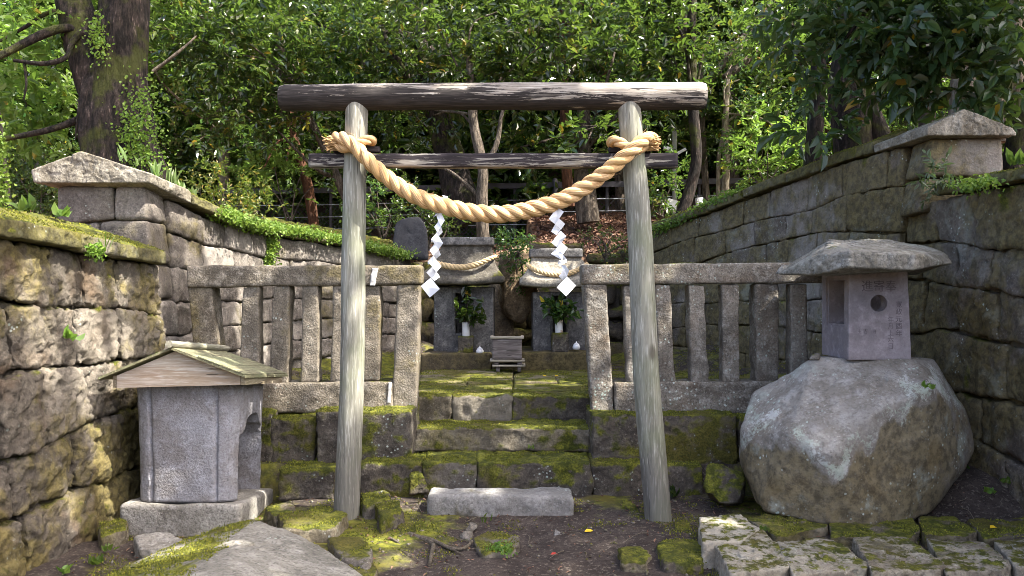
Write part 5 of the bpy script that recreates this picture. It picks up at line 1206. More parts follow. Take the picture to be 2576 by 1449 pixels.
# ---------------------------------------------------------------- trees
def crown_mb(blobs, per, k, ln, wd, tw, seed, up=.5, out=.8, nice=True, yel=0.0, droop=.2, flat=1.0, twigs=None):
    g = np.random.default_rng(seed); mb = MB()
    for (c, r) in blobs:
        r = np.asarray(r if np.ndim(r) else (r, r, r * flat), float); n = int(per * (r[0] * r[1] * r[2]) ** (1 / 3) ** 1 * r.mean())
        d = rand_dirs(n, g); rad = g.uniform(0.25, 1, n) ** .45
        lump = 1 + .22 * vnoise(d * 2.3 + seed, seed)
        org = np.asarray(c) + d * rad[:, None] * r * lump[:, None]
        dr = d * out + .7 * g.normal(size=(n, 3)) + [0, 0, up * .3]
        fz = g.uniform(.75, 1.3)
        sprays(mb, org, dr, k, ln * fz, wd * fz, tw * fz, g, nice=nice, twigs=twigs, tints=(g.random(n) < yel) * g.uniform(.3, .9, n) if yel else None, droop=droop)
    return mb
def limbs_mb(base, path, r0, r1, targets=(), seed=0, sides=14, noise=.10, tr=.35):
    mb = MB(); path = smooth_path(path, 40) if len(path) > 2 else smooth_path(path, 24); n = len(path)
    tube(mb, path, np.linspace(r0, r1, n), sides, noise=noise, nfreq=4, seed=seed, stretch=.3)
    g = np.random.default_rng(seed)
    for t in targets:
        t = np.asarray(t, float); i = int(n * g.uniform(.45, .97)); i = min(i, n - 2); a = path[i]; m = (a + t) / 2 + g.normal(size=3) * .12 * np.linalg.norm(t - a) + [0, 0, .1]
        p = smooth_path([a, m, t], 14); rr = (r0 + (r1 - r0) * i / n) * tr; tube(mb, p, np.linspace(rr, .012, 14), 7, noise=.1, seed=seed)
    return mb
# four kinds of tree for the wood, each built once at the origin and copied
def wood_tree(kind, seed):
    g = np.random.default_rng(seed); H = (5.2, 6.2, 4.6, 5.6)[kind]
    root = thing("evergreen_tree", "glossy sunlit evergreen tree in the dense wood beyond the metal fence", "tree", (0, 0, 0), "trees of the wood beyond the metal fence")
    blobs = [((g.normal() * .75, g.normal() * .75, H * f + g.normal() * .2), g.uniform(.75, 1.2)) for f in np.linspace(.16, .95, 11)]
    limbs_mb(None, [(0, 0, -.6), (.08, 0, H * .3), (-.06, .05, H * .65), (0, 0, H * .95)], .13, .03, [b[0] for b in blobs], seed).build("trunk", M[('bark', 'bark', 'bark_red', 'bark_pale')[kind]], root)
    crown_mb(blobs, 150, 8, (.145, .13, .15, .12)[kind], (.066, .06, .066, .058)[kind], .30, seed + 1, yel=(.02, .01, .04, .02)[kind]).build("crown", M[('leaf_far', 'leaf_camellia', 'leaf_far', 'leaf_bright')[kind]], root, smooth=False)
    return root
protos = [wood_tree(k, 300 + k) for k in range(4)]
used = [False] * 4
g = np.random.default_rng(77)
rows = [(13.2, np.array([-12.6, -9.9, 10.4, 13.0])), (17.6, np.arange(-10.5, 11.5, 2.5)), (20.3, np.arange(-12, 13, 2.9)), (23.8, np.arange(-14, 15, 3.2)), (28.5, np.arange(-17, 18, 3.6)), (34.0, np.arange(-21, 22, 4.4))]
for ri, (yy, xsr) in enumerate(rows):
    for x in xsr:
        x = x + g.uniform(-.7, .7); y = yy + g.uniform(-.8, .8)
        k = int(g.choice(4, p=[.36, .34, .2, .10] if x > -5 else [.3, .1, .2, .4])); sc = g.uniform(.9, 1.2) * (1 + .12 * ri)
        o = protos[k] if not used[k] else copy_tree(protos[k]); used[k] = True
        o.location = (x, y, gz1(x, y) - .1); o.rotation_euler = (0, 0, g.uniform(0, 6.28)); o.scale = (sc * 1.1, sc * 1.1, sc)

def tree(label, bark, path, r0, r1, blobs, leaf, per=150, k=8, ln=.10, wd=.048, tw=.26, seed=0, yel=0.0, extra=None, name="tree", group=None, sides=16, droop=.2, nice=True, flat=1.0, up=.5):
    base = np.asarray(path[0], float); t = thing(name, label, "tree", base, group)
    m = limbs_mb(None, path, r0, r1, [b[0] for b in blobs], seed, sides)
    for (p, ra, rb) in (extra or []): q = smooth_path(p, 26); tube(m, q, np.linspace(ra, rb, 26), 9, noise=.1, nfreq=6, seed=seed)
    cr = crown_mb(blobs, per, k, ln, wd, tw, seed + 1, yel=yel, droop=droop, nice=nice, flat=flat, up=up, twigs=m) if blobs else None
    m.build("trunk", M[bark], t)
    if blobs: cr.build("crown", M[leaf], t, smooth=False)
    return t
B = lambda x, y, Y, r: (P(x, y, Y), r)
# camellias between the back wall and the metal fence
tree("mossy grey camellia tree standing right behind the taller shrine", 'bark', [P(1216, 640, 11.9), P(1212, 500, 11.9), P(1214, 420, 11.9), P(1190, 300, 12.0), P(1180, 120, 12.2)], .105, .05,
     [B(1100, 60, 12.4, .8), B(1250, 30, 12.2, .85), B(1370, 110, 12.4, .7), B(1180, 190, 12.6, .65), B(1020, 150, 12.8, .7), B(1300, 215, 12.6, .55), B(1090, 290, 12.9, .45)], 'leaf_camellia', per=190, ln=.115, wd=.056, seed=401, yel=.03,
     extra=[([P(1216, 430, 11.9), P(1250, 360, 11.9), P(1262, 290, 12), P(1290, 200, 12.1)], .05, .02), ([P(1212, 500, 11.9), P(1130, 430, 12.0), P(1060, 415, 12.2)], .035, .012)])
tree("thick dark leaning trunk behind the mossy camellia, left of it", 'bark_big', [P(1185, 560, 13.2), P(1150, 470, 13.2), P(1128, 380, 13.3), P(1090, 250, 13.4), P(1060, 60, 13.6)], .30, .16,
     [B(960, 40, 13.6, .9), B(880, 130, 13.4, .8), B(1010, 210, 13.6, .7), B(800, 60, 13.6, .8), B(930, 270, 13.8, .5), B(860, 380, 13.4, .4)], 'leaf_camellia', per=180, ln=.115, wd=.056, seed=402, yel=.05)
tree("camellia with bare crossing branches to the left of the gate", 'bark', [P(905, 570, 13.8), P(850, 450, 13.8), P(800, 340, 13.6), P(740, 220, 13.4), P(690, 60, 13.2)], .09, .04,
     [B(640, 60, 12.9, .85), B(560, 140, 12.6, .75), B(700, 170, 13.2, .75), B(500, 40, 12.4, .8), B(610, 260, 13.0, .6), B(520, 300, 12.6, .55), B(700, 310, 13.3, .5), B(760, 240, 13.3, .5)], 'leaf_camellia', per=180, ln=.115, wd=.056, seed=403, yel=.04,
     extra=[([P(850, 450, 13.8), P(790, 420, 13.5), P(700, 330, 13.3)], .04, .015), ([P(385, 180, 11.5), P(450, 130, 11.5), P(495, 90, 11.6)], .03, .012)])
tree("orange-brown trunk seen through the fence wires left of the gate", 'bark_red', [P(795, 610, 15.2), P(780, 500, 15.2), P(762, 420, 15.2), P(735, 330, 15.2), P(720, 200, 15.2)], .11, .07, [B(720, 410, 14.9, .42), B(660, 430, 14.6, .40), B(690, 350, 15.2, .5)], 'leaf_bright', per=120, ln=.10, wd=.055, seed=404)
tree("red-brown straight trunk behind the middle of the gate", 'bark_red', [P(1432, 520, 15.4), P(1425, 420, 15.4), P(1422, 260, 15.4), P(1418, -60, 15.4)], .115, .09, [B(1480, 100, 15, .8), B(1380, 60, 15, .7), B(1540, 170, 15, .7), B(1500, 300, 15, .45)], 'leaf_camellia', per=170, seed=405)
tree("stout dark trunk behind the rope's right half with sunny low sprays", 'bark', [P(1480, 560, 13.0), P(1472, 490, 13.0), P(1465, 400, 13.1), P(1470, 250, 13.2)], .20, .10, [B(1400, 360, 12.6, .30), B(1480, 350, 12.5, .34), B(1350, 400, 12.6, .28), B(1560, 330, 12.8, .38), B(1310, 370, 12.9, .3), B(1640, 180, 13, .7), B(1560, 80, 13, .75)], 'leaf_camellia', per=230, ln=.115, wd=.056, seed=406, yel=.04)
tree("dark curved slender trunk rising behind the right end of the top beam", 'bark_big', [P(1712, 545, 12.8), P(1735, 480, 12.8), P(1752, 400, 12.8), P(1744, 280, 12.8), P(1740, 150, 12.8), P(1742, -60, 12.8)], .10, .07, [B(1690, 120, 13, .6), B(1800, 60, 13.2, .65), B(1650, 20, 13, .6)], 'leaf_camellia', per=170, seed=407)
tree("pale twin trunk in the wood right of the gate", 'bark_pale', [P(1822, 530, 14.6), P(1826, 420, 14.6), P(1824, 330, 14.6), P(1830, 200, 14.6)], .075, .05, [B(1860, 200, 14.6, .7), B(1930, 290, 14.4, .6), B(1840, 300, 14.9, .45), B(1900, 390, 14.4, .55), B(1980, 420, 14, .5), B(1880, 100, 15, .7)], 'leaf_far', per=170, ln=.085, wd=.045, seed=408, yel=.06, extra=[([P(1808, 530, 14.6), P(1808, 400, 14.65), P(1822, 330, 14.65)], .045, .035)])
tree("thin brown trunk between the dark curved trunk and the pale twin trunk", 'bark', [P(1778, 530, 15.0), P(1772, 420, 15.0), P(1766, 300, 15.0), P(1764, 150, 15)], .075, .05, [B(1770, 330, 15.2, .5), B(1790, 220, 15.2, .6)], 'leaf_camellia', per=160, seed=409)
# unseen high crowns and limbs, added to those trees to break up the wood's light
for nm, (cx, cy) in (("thin brown trunk", (9.5, 15.0)), ("dark curved slender", (5.0, 14.5)), ("red-brown straight", (1.2, 15.0)), ("pale twin", (13.0, 15.5))):
    o = [q for q in COL.objects if q.parent is None and str(q.get("label", "")).startswith(nm)][0]
    c0 = ROOTLOC[o.name]; m4 = MB(); tube(m4, smooth_path([(c0[0] + .0, c0[1], 5.5), ((c0[0] + cx) / 2, cy, 9.0), (cx, cy, 11.0)], 20), np.linspace(.07, .03, 20), 8); m4.build("added_shade_limb", M['bark'], o)
    gg = np.random.default_rng(int(cx * 10)); bl = [((cx + gg.uniform(-2.6, 2.6), cy + gg.uniform(-1.8, 2.6), 11.0 + gg.uniform(-.8, 1.6)), gg.uniform(.6, 1.0)) for _ in range(9)]
    crown_mb(bl, 70, 7, .19, .10, .34, int(cx * 10), nice=False).build("added_shade_crown", M['leaf_camellia'], o, smooth=False)
# big rough tree on the left
bt = thing("big_tree", "huge dark rough-barked forked tree behind the left wall with green creepers on its trunk", "tree", P(300, 430, 9.0))
mb = MB()
tube(mb, smooth_path([P(318, 470, 9.0), P(306, 400, 9.0), P(294, 320, 9.0), P(290, 230, 9.0), P(302, 140, 9.0), P(312, 40, 9.0), P(318, -120, 9.0)], 200), np.interp(np.linspace(0, 1, 200), [0, .12, .4, .6, 1], [.47, .42, .37, .29, .24]), 120, noise=.085, nfreq=9, seed=4, stretch=.3)
tube(mb, smooth_path([P(285, 300, 9.0), P(250, 210, 8.98), P(212, 110, 8.95), P(185, 10, 8.95), P(165, -120, 8.9)], 140), np.linspace(.27, .15, 140), 80, noise=.085, nfreq=10, seed=6, stretch=.3)
mb.build("trunk", M['bark_big'], bt)
for pts, a, b in (([P(225, 150, 8.9), P(190, 78, 8.8), P(150, 72, 8.7), P(95, 92, 8.6), P(40, 120, 8.5), P(-40, 160, 8.4)], .055, .04), ([P(205, 80, 8.75), P(180, 110, 8.7), P(165, 145, 8.6), P(110, 160, 8.5), P(35, 152, 8.5)], .035, .02), ([P(225, 290, 8.9), P(170, 312, 8.8), P(110, 330, 8.7), P(10, 350, 8.6)], .045, .028), ([P(195, 40, 8.9), P(130, 30, 8.8), P(60, 70, 8.8), P(-30, 120, 8.7)], .03, .012), ([P(62, 160, 8.5), P(66, 210, 8.5), P(60, 250, 8.5)], .016, .008), ([P(195, 160, 8.9), P(205, 220, 8.8), P(195, 290, 8.7), P(190, 350, 8.7)], .016, .007)):
    m2 = MB(); tube(m2, smooth_path(pts, 30), np.linspace(a, b, 30), 10, noise=.12, nfreq=6); m2.build("branch", M['bark_big'], bt)
crown_mb([B(60, 40, 9.2, .7), B(20, 180, 9.4, .6), B(110, 230, 9.8, .5), B(40, 300, 9.6, .5), B(130, 330, 10, .4), B(150, 120, 10.2, .5), B(185, 395, 9.3, .16)], 150, 7, .10, .05, .24, 501, droop=.35).build("crown", M['leaf_bright'], bt, smooth=False)
gg = np.random.default_rng(66); tr_ = np.array([P(300, 100 + 60 * k, 9.0) for k in range(6)]); bl = [(p + SUN_DIR * gg.uniform(6.5, 8.5) + gg.normal(size=3) * [.3, .3, .1], gg.uniform(.45, .7)) for p in tr_ for _ in (0, 1)]
m4 = MB(); tube(m4, smooth_path([(-4.4, 9.0, 5.5), (-2.8, 8.5, 8.6), (-.8, 8.0, 10.2)], 20), np.linspace(.16, .05, 20), 8); m4.build("added_shade_limb", M['bark_big'], bt)  # unseen limb added to carry the shading crown
crown_mb(bl, 120, 7, .13, .07, .26, 67, nice=False).build("added_shade_crown", M['leaf_far'], bt, smooth=False)  # unseen crown added along the sun's direction to shade the trunk
# creepers clinging to the trunk
def cling(mb, pts, n, spread, ln, g, nrm=(0, -1, 0)):
    pts = np.asarray(pts, float); path = smooth_path(pts, 60); i = g.integers(0, 60, n); p = path[i] + g.normal(size=(n, 3)) * spread
    leaves(mb, p, g.normal(size=(n, 3)) + [0, 0, -.4], np.asarray(nrm) + .6 * g.normal(size=(n, 3)), ln * g.uniform(.6, 1.3, n), ln * .9 * g.uniform(.6, 1.2, n), nice=True)
g = np.random.default_rng(9); mb = MB()
cling(mb, [P(375, 430, 8.62), P(360, 380, 8.6), P(350, 320, 8.62), P(368, 220, 8.7)], 900, (.13, .03, .12), .035, g)
cling(mb, [P(345, 400, 8.58), P(330, 350, 8.6), P(325, 320, 8.6)], 260, (.07, .02, .1), .03, g); cling(mb, [P(262, 130, 8.62), P(240, 90, 8.66), P(250, 60, 8.7)], 260, (.06, .04, .1), .035, g)
mb.build("trunk_creeper", M['leaf_creeper'], bt, smooth=False)
et = thing("ivy_trunk", "mossy trunk wrapped in green creeper at the left picture edge above the near wall", "tree", P(-4, 540, 6.9))
mb = MB(); tube(mb, smooth_path([P(0, 590, 6.9), P(-6, 480, 6.9), P(-16, 380, 6.9), P(-24, 250, 6.9)], 30), np.linspace(.10, .07, 30), 14, noise=.12); mb.build("trunk", M['bark_big'], et)
mb = MB(); cling(mb, [P(2, 560, 6.78), P(-2, 480, 6.8), P(-8, 400, 6.8), P(-14, 340, 6.8)], 700, (.045, .04, .1), .035, g); mb.build("trunk_creeper", M['leaf_creeper'], et, smooth=False)

# trees beyond the right wall
tree("thin dark straight trunk standing just behind the right wall's coping", 'bark_big', [P(2038, 470, 9.6), P(2045, 380, 9.6), P(2054, 260, 9.6), P(2060, 120, 9.6), P(2062, -60, 9.6)], .105, .08, [], None, seed=420)
tree("broad dark forked trunk behind the middle of the right wall", 'bark_big', [P(2152, 420, 10.4), P(2142, 320, 10.4), P(2130, 220, 10.4), P(2150, 100, 10.4), P(2155, -60, 10.4)], .26, .22, [B(2080, 20, 10.8, .6), B(1960, 60, 11.5, .6), B(2000, 180, 11.5, .45)], 'leaf_far', per=160, seed=421, yel=.04, extra=[([P(2232, 400, 10.3), P(2205, 330, 10.35), P(2175, 250, 10.4), P(2150, 150, 10.4)], .16, .13)])
tree("pale straight trunk above the right wall's gabled end stone", 'bark_pale', [P(2425, 330, 8.7), P(2428, 240, 8.7), P(2422, 120, 8.7), P(2405, -60, 8.7)], .155, .13, [], None, seed=422)
tree("slim grey trunk left of the pale trunk behind the right wall", 'bark', [P(2330, 330, 9.6), P(2334, 220, 9.6), P(2330, 60, 9.6), P(2325, -60, 9.6)], .10, .08, [B(2330, 160, 11.5, .5), B(2260, 240, 12.5, .5)], 'leaf_far', per=150, seed=423, yel=.04)
tree("brown trunk at the right behind the gabled end stone", 'bark', [P(2502, 360, 9.4), P(2500, 260, 9.4), P(2490, 100, 9.4), P(2484, -60, 9.4)], .14, .10, [B(2480, 150, 11.5, .6)], 'leaf_far', per=150, seed=424, yel=.04)
tree("greyish rightmost trunk at the picture's right edge", 'bark_pale', [P(2562, 340, 9.9), P(2560, 240, 9.9), P(2556, 100, 9.9), P(2554, -60, 9.9)], .11, .09, [B(2560, 200, 12.5, .7)], 'leaf_far', per=150, seed=425, yel=.04)
tree("slanting dark trunk at the far right edge beside the wall top", 'bark_big', [P(2545, 430, 7.6), P(2565, 330, 7.6), P(2600, 200, 7.6), P(2640, 0, 7.6)], .10, .07, [], None, seed=426)

# the great broadleaf tree with boughs over the right wall; unseen leaves added overhead shade the court
ct = thing("broadleaf_tree", "great dark broadleaf tree with shaded boughs hanging before the trunks, top right", "tree", (7.4, 8.2, 2.3))
m2 = limbs_mb(None, [(7.4, 8.2, 1.8), (7.2, 7.6, 4.5), (6.8, 6.8, 7.5), (6.2, 5.5, 10.0)], .34, .15, [(4, 3, 8.8), (6, 1.5, 9.5), (8, 3, 9.5), (3.5, 6.5, 8.6), (7, 9, 10), P(2300, 120, 7.4), P(2080, 160, 7.6), P(2500, 60, 7.0)], 430)
m2.build("trunk", M['bark_big'], ct)
mb = crown_mb([B(2010, 60, 8.0, .32), B(2090, 150, 7.7, .30), B(2040, 240, 7.6, .18), B(2180, 60, 7.4, .34), B(2270, 150, 7.2, .32), B(2340, 70, 7.0, .36), B(2400, 190, 7.1, .30), B(2470, 110, 6.8, .36), B(2540, 200, 6.8, .32), B(2200, 220, 7.5, .24), B(2310, 235, 7.3, .20), B(2120, 300, 7.7, .12), B(2060, 330, 7.7, .10), B(2560, 40, 6.6, .4), B(2420, 20, 6.8, .35), B(2130, 0, 7.6, .35), B(2300, 0, 7.0, .36), B(2490, 255, 7.0, .16), B(2010, 330, 7.8, .10)], 330, 7, .115, .062, .2, 431, droop=.4, up=.2)
# lit spots of the photograph: (x, y, distance, radius); gaps in the crown lie along the sun's direction from them
LW = lambda x, y, r: (x, y, 2.68 * F / (1288 - x), r)
LIT = [LW(100, 705, 0.070), LW(205, 745, 0.055), LW(325, 690, 0.060), LW(135, 830, 0.100), LW(250, 830, 0.090), LW(320, 845, 0.080), LW(225, 940, 0.090), LW(300, 950, 0.070), LW(250, 1110, 0.100), LW(300, 1125, 0.070), LW(180, 1270, 0.055), LW(420, 800, 0.070), 
       (130, 590, 4.9, .16), (240, 618, 5.2, .14), (330, 640, 5.6, .1), (60, 570, 4.6, .12), (200, 420, 6.2, .10), (300, 430, 6.2, .05), (500, 645, 6.9, .06), (565, 645, 7.2, .07), (415, 690, 6.3, .04),
       (560, 545, 7.4, .3), (640, 575, 8.2, .3), (740, 590, 8.8, .3), (840, 610, 9.4, .25), (470, 470, 6.9, .2), (400, 430, 6.7, .2),
       (660, 690, 6.3, .05), (885, 690, 6.3, .10), (960, 690, 6.3, .12), (1030, 690, 6.3, .12), (1020, 790, 6.3, .13), (1015, 880, 6.3, .14), (1010, 980, 6.3, .10), (935, 800, 6.3, .08), (930, 900, 6.3, .10), (780, 900, 6.3, .08), (845, 830, 6.3, .08), (940, 960, 6.3, .12), (850, 962, 6.3, .08), (580, 850, 7.9, .14), (575, 760, 7.9, .14), (680, 830, 8.1, .1), (960, 770, 9.2, .12), (560, 900, 7.8, .12),
       (960, 1025, 6.15, .18), (890, 1028, 6.15, .1), (1110, 840, 9.2, .12), (1115, 790, 9.2, .08), (1190, 700, 8.8, .06), (1400, 650, 9.1, .2), (1370, 690, 8.9, .1), (1300, 790, 9.8, .16), (1310, 720, 9.8, .12), (1290, 600, 10, .2),
       (1200, 945, 8.2, .14), (1270, 950, 8.0, .15), (1340, 958, 7.7, .1), (1430, 958, 7.7, .12), (1130, 955, 7.9, .1), (1250, 972, 7.4, .1), (1205, 996, 6.8, .14), (1190, 1020, 6.75, .09), (1270, 996, 6.8, .1), (1350, 1060, 6.4, .07), (1080, 1065, 6.4, .07), (1100, 985, 7.0, .1),
       (1545, 690, 6.3, .08), (1590, 690, 6.3, .07), (1592, 830, 6.3, .09), (1594, 900, 6.3, .08), (1930, 830, 6.3, .09), (1935, 900, 6.3, .08), (2012, 770, 6.3, .06), (2040, 705, 6.3, .07), (1515, 930, 6.3, .06),
       (1083, 725, 5.28, .10), (1424, 718, 5.28, .10), (1400, 640, 5.28, .07), (1100, 600, 5.28, .06), (1600, 235, 5.4, .12), (1700, 230, 5.4, .14), (1500, 225, 5.4, .08), (1000, 475, 5.3, .07), (1120, 520, 5.3, .07), (1300, 530, 5.3, .08), (1450, 480, 5.3, .08), (1540, 420, 5.3, .08), (1620, 350, 5.3, .07), (880, 350, 5.3, .06), (880, 620, 5.35, .04), (880, 800, 5.35, .05), (1210, 540, 5.3, .06),
       (430, 940, 5.15, .10), (540, 950, 5.15, .10), (350, 950, 5.15, .08), (580, 905, 5.6, .05), (680, 935, 5.8, .06), (520, 890, 5.7, .08), (660, 1180, 5.7, .05), (700, 1240, 5.5, .08),
       (1810, 1315, 4.9, .05), (560, 1400, 4.3, .03), (420, 1410, 4.3, .10), (790, 1300, 4.9, .10), (1010, 1395, 4.6, .08), (980, 1350, 4.9, .08), (1200, 1255, 5.6, .06), (1330, 1060, 6.3, .05), (1830, 1060, 6.1, .06), (1790, 1080, 6.05, .04), (1300, 1000, 6.8, .05)]
LP = np.array([np.append(P(x, y, Yd), r) for x, y, Yd, r in LIT])
g = np.random.default_rng(10); T = 9500
tg = np.stack([g.uniform(-3.6, 4.2, T), g.uniform(2.6, 11.3, T), np.full(T, 1.0)], -1)
org = tg + SUN_DIR * g.uniform(8.5, 12.5, T)[:, None]
dirs = unit(g.normal(size=(T, 3)) * [1, 1, .5])
def gaps(q):
    k = np.ones(len(q), bool)
    for (px, py, pz, r) in LP:
        dv = q - [px, py, pz]; pr = dv @ SUN_DIR; k &= np.linalg.norm(dv - pr[:, None] * SUN_DIR, axis=1) > r + .065
    return k
sprays(mb, org, dirs, 7, .15, .085, .28, g, nice=False, keep=gaps)  # unseen leaf sheet added to cast shade, gaps cut for the lit spots
mb.build("crown", M['leaf_dark'], ct, smooth=False)

# ---------------------------------------------------------------- shrubs and hedges
def shrub(label, blobs, leaf, per, k, ln, wd, tw, seed, base, stems=5, name="shrub", yel=0.0, bark='bark', up=.5):
    t = thing(name, label, "shrub", base); m = MB(); g = np.random.default_rng(seed)
    for (c, r) in blobs[:stems]:
        tube(m, smooth_path([np.asarray(base) + g.normal(size=3) * .03, (np.asarray(base) + c) / 2 + g.normal(size=3) * .06, c], 10), np.linspace(.016, .006, 10), 6)
    m.build("stem", M[bark], t); crown_mb(blobs, per, k, ln, wd, tw, seed, yel=yel, up=up).build("foliage", M[leaf], t, smooth=False); return t
shrub("yellow-green small-leaved shrub behind the left wall beside the steel fence post", [B(520, 450, 9.6, .24), B(560, 480, 9.6, .26), B(610, 500, 9.6, .26), B(650, 530, 9.6, .2), B(500, 500, 9.6, .22), B(590, 540, 9.6, .25), B(640, 480, 9.8, .2)], 'leaf_yellow', 600, 7, .045, .022, .12, 601, P(580, 590, 9.6))
shrub("dark small-leaved hedge beyond the left wall's gabled end stone", [B(40, 430, 10.4, .6), B(120, 440, 10.4, .6), B(190, 420, 10.6, .6), B(60, 510, 10.2, .55), B(150, 520, 10.3, .5), B(-20, 480, 10.3, .5), B(110, 380, 10.8, .5)], 'leaf_camellia', 460, 7, .042, .024, .12, 602, P(100, 590, 10.4), name="hedge")
shrub("upright bright green shrub with a thin brown stem left of the slate slab", [B(930, 470, 11.8, .28), B(965, 510, 11.8, .24), B(950, 430, 11.9, .22), B(925, 530, 11.7, .2), B(985, 560, 11.7, .16)], 'leaf_far', 420, 7, .06, .03, .14, 603, P(968, 615, 11.8))
shrub("dense dark green mound of creeper behind the slate slab and taller shrine", [B(1040, 520, 11.2, .26), B(1090, 540, 11.2, .26), B(1130, 560, 11.2, .22), B(1060, 580, 11.1, .2), B(1110, 590, 11.0, .18), B(1020, 485, 11.4, .2)], 'leaf_camellia', 800, 7, .035, .024, .1, 604, P(1080, 620, 11.2))
shrub("leafy shrub growing in front of the steel fence left of the left post", [B(690, 420, 14.2, .3), B(760, 430, 14.2, .3), B(820, 440, 14.4, .25), B(640, 440, 14.0, .3)], 'leaf_bright', 170, 7, .10, .05, .2, 605, P(730, 560, 14.2))
shrub("dark leafy shrub at the fence right of the right gate post", [B(1660, 450, 13.6, .35), B(1680, 490, 13.4, .3), B(1640, 500, 13.3, .3), B(1700, 440, 14, .3)], 'leaf_camellia', 260, 7, .07, .04, .18, 606, P(1660, 545, 13.5))
shrub("sunlit pale leafy shrub in the wood above the right wall's middle", [B(1930, 380, 13.0, .45), B(1990, 340, 13, .4), B(1880, 420, 13.2, .4), B(1900, 330, 13.5, .4), B(2000, 400, 12.8, .3)], 'leaf_bright', 190, 7, .09, .045, .2, 607, P(1930, 480, 13))
shrub("low shady shrub beyond the right wall behind the forked trunk", [B(2250, 330, 12.5, .6), B(2330, 280, 12.5, .6), B(2100, 360, 12.5, .5), B(2400, 240, 12.5, .6), B(2480, 250, 12, .6), B(2180, 250, 13, .6)], 'leaf_camellia', 170, 7, .08, .04, .2, 608, P(2260, 420, 12.5))
shrub("small creeper hanging on the brown rock between the shrines", [B(1285, 610, 9.65, .14), B(1310, 640, 9.6, .13), B(1275, 660, 9.62, .10), B(1300, 690, 9.6, .08), B(1318, 720, 9.58, .06), B(1262, 600, 9.8, .10), B(1320, 600, 9.8, .1)], 'leaf_far', 2200, 6, .03, .018, .07, 609, P(1300, 640, 9.7), name="creeper")
shrub("ferny greenery on the rocks behind the lower shrine, left of the right gate post", [B(1500, 590, 10.5, .12), B(1540, 600, 10.5, .13), B(1570, 615, 10.4, .12), B(1520, 640, 10.4, .12), B(1470, 600, 10.5, .10), B(1560, 650, 10.4, .12)], 'leaf_camellia', 1500, 6, .03, .018, .07, 610, P(1530, 650, 10.5), name="creeper")

# creeping fern on the copings
def creeper(label, pts, n, spread, ln, mat, base, seed, up=(0, -.3, 1)):
    g = np.random.default_rng(seed); m = MB()
    for p in pts: cling(m, p[0], int(n * p[1]), p[2] if len(p) > 2 else spread, ln, g, up)
    return tag(m.build("creeper", M[mat], origin=base, smooth=False), label, "creeper")
creeper("bright green creeper spilling over the left wall's coping behind the left fence", [([P(555, 535, 7.3), P(620, 562, 7.8), P(690, 575, 8.5), P(760, 585, 9.0)], 1.0, (.06, .10, .028)), ([P(680, 600, 8.5), P(668, 640, 8.45), P(672, 660, 8.4)], .25, (.05, .02, .05)), ([P(760, 585, 9.0), P(850, 602, 9.5), P(940, 622, 10), P(1020, 640, 10.5)], .8, (.07, .09, .03))], 3400, None, .034, 'leaf_creeper', P(650, 600, 8.2), 701)
creeper("small ferns along the right wall's coping just right of the right gate post", [([P(1650, 580, 10.7), P(1720, 548, 10.2), P(1790, 512, 9.7), P(1860, 485, 9.3)], 1.0, (.05, .09, .03))], 1500, None, .04, 'leaf_bright', P(1740, 550, 10.2), 702)
creeper("little bright green tuft hanging over the near left coping's edge", [([P(225, 622, 5.02), P(245, 632, 5.08), P(232, 640, 5.05)], 1.0, (.03, .02, .02))], 130, None, .028, 'leaf_creeper', P(235, 630, 5.05), 703)
creeper("bright green fern patch on the near right coping", [([P(2420, 470, 5.75), P(2455, 462, 5.55), P(2490, 462, 5.35)], 1.0, (.05, .03, .025))], 330, None, .03, 'leaf_creeper', P(2455, 465, 5.5), 704)
creeper("clover patch beside the sunken brown rock on the path", [([PZ(1232, 1380, .06), PZ(1262, 1375, .06), PZ(1275, 1388, .05)], 1.0, (.025, .025, .012))], 160, None, .02, 'leaf_bright', PZ(1250, 1380, .03), 705)
def tuft(label, base, n, L, wd, mat, seed, spread=.6, name="plant", lean=(0, 0, 1), cat="plant"):
    g = np.random.default_rng(seed); m = MB(); base = np.asarray(base, float)
    d = np.asarray(lean) + spread * g.normal(size=(n, 3)); d[:, 2] = np.abs(d[:, 2]) + .2
    leaves(m, base + g.normal(size=(n, 3)) * [.02, .02, .0], d, g.normal(size=(n, 3)) + [0, -.8, .2], L * g.uniform(.6, 1.2, n), wd * g.uniform(.8, 1.2, n), droop=.12)
    return tag(m.build(name, M[mat], origin=base, smooth=False), label, cat)
GF = "strap-leaved ferns on the left coping"
for i, (x, y, Yd, n, lab) in enumerate([(312, 408, 6.55, 3, "uppermost pair of strap fern leaves beside the gabled end stone's peak"), (345, 420, 6.6, 3, "small strap fern just below the uppermost pair"), (395, 450, 6.75, 8, "tallest strap fern clump halfway down the left coping"), (428, 468, 6.85, 10, "bushiest strap fern clump right of the tallest one"), (458, 485, 6.95, 5, "strap fern with broad grey leaves under the bushiest clump"), (482, 498, 7.0, 3, "lowest strap fern before the bright creeper starts")]):
    t = tuft(lab, P(x, y, Yd), n, .15, .04, 'leaf_fern', 720 + i, spread=.35, name="fern", cat="fern"); t["group"] = GF
tuft("bright two-leaved seedling growing from the left wall face", P(170, 852, 4.72), 6, .085, .05, 'leaf_bright', 730, spread=.6, lean=(.5, -.3, .6))
tuft("tiny seedling in the left wall joint above the box's roof", P(380, 897, 5.9), 5, .05, .03, 'leaf_bright', 731, lean=(.6, -.3, .4))
tuft("grass tuft on the near left coping", P(262, 628, 5.25), 6, .13, .008, 'leaf_bright', 732, spread=.4, name="grass_tuft")
tuft("weed with round leaves behind the near left coping", P(160, 545, 5.6), 8, .09, .06, 'leaf_bright', 733, spread=.6)
tuft("weed with narrow leaves at the left edge behind the coping", P(60, 530, 5.0), 9, .10, .05, 'leaf_bright', 734, spread=.6)
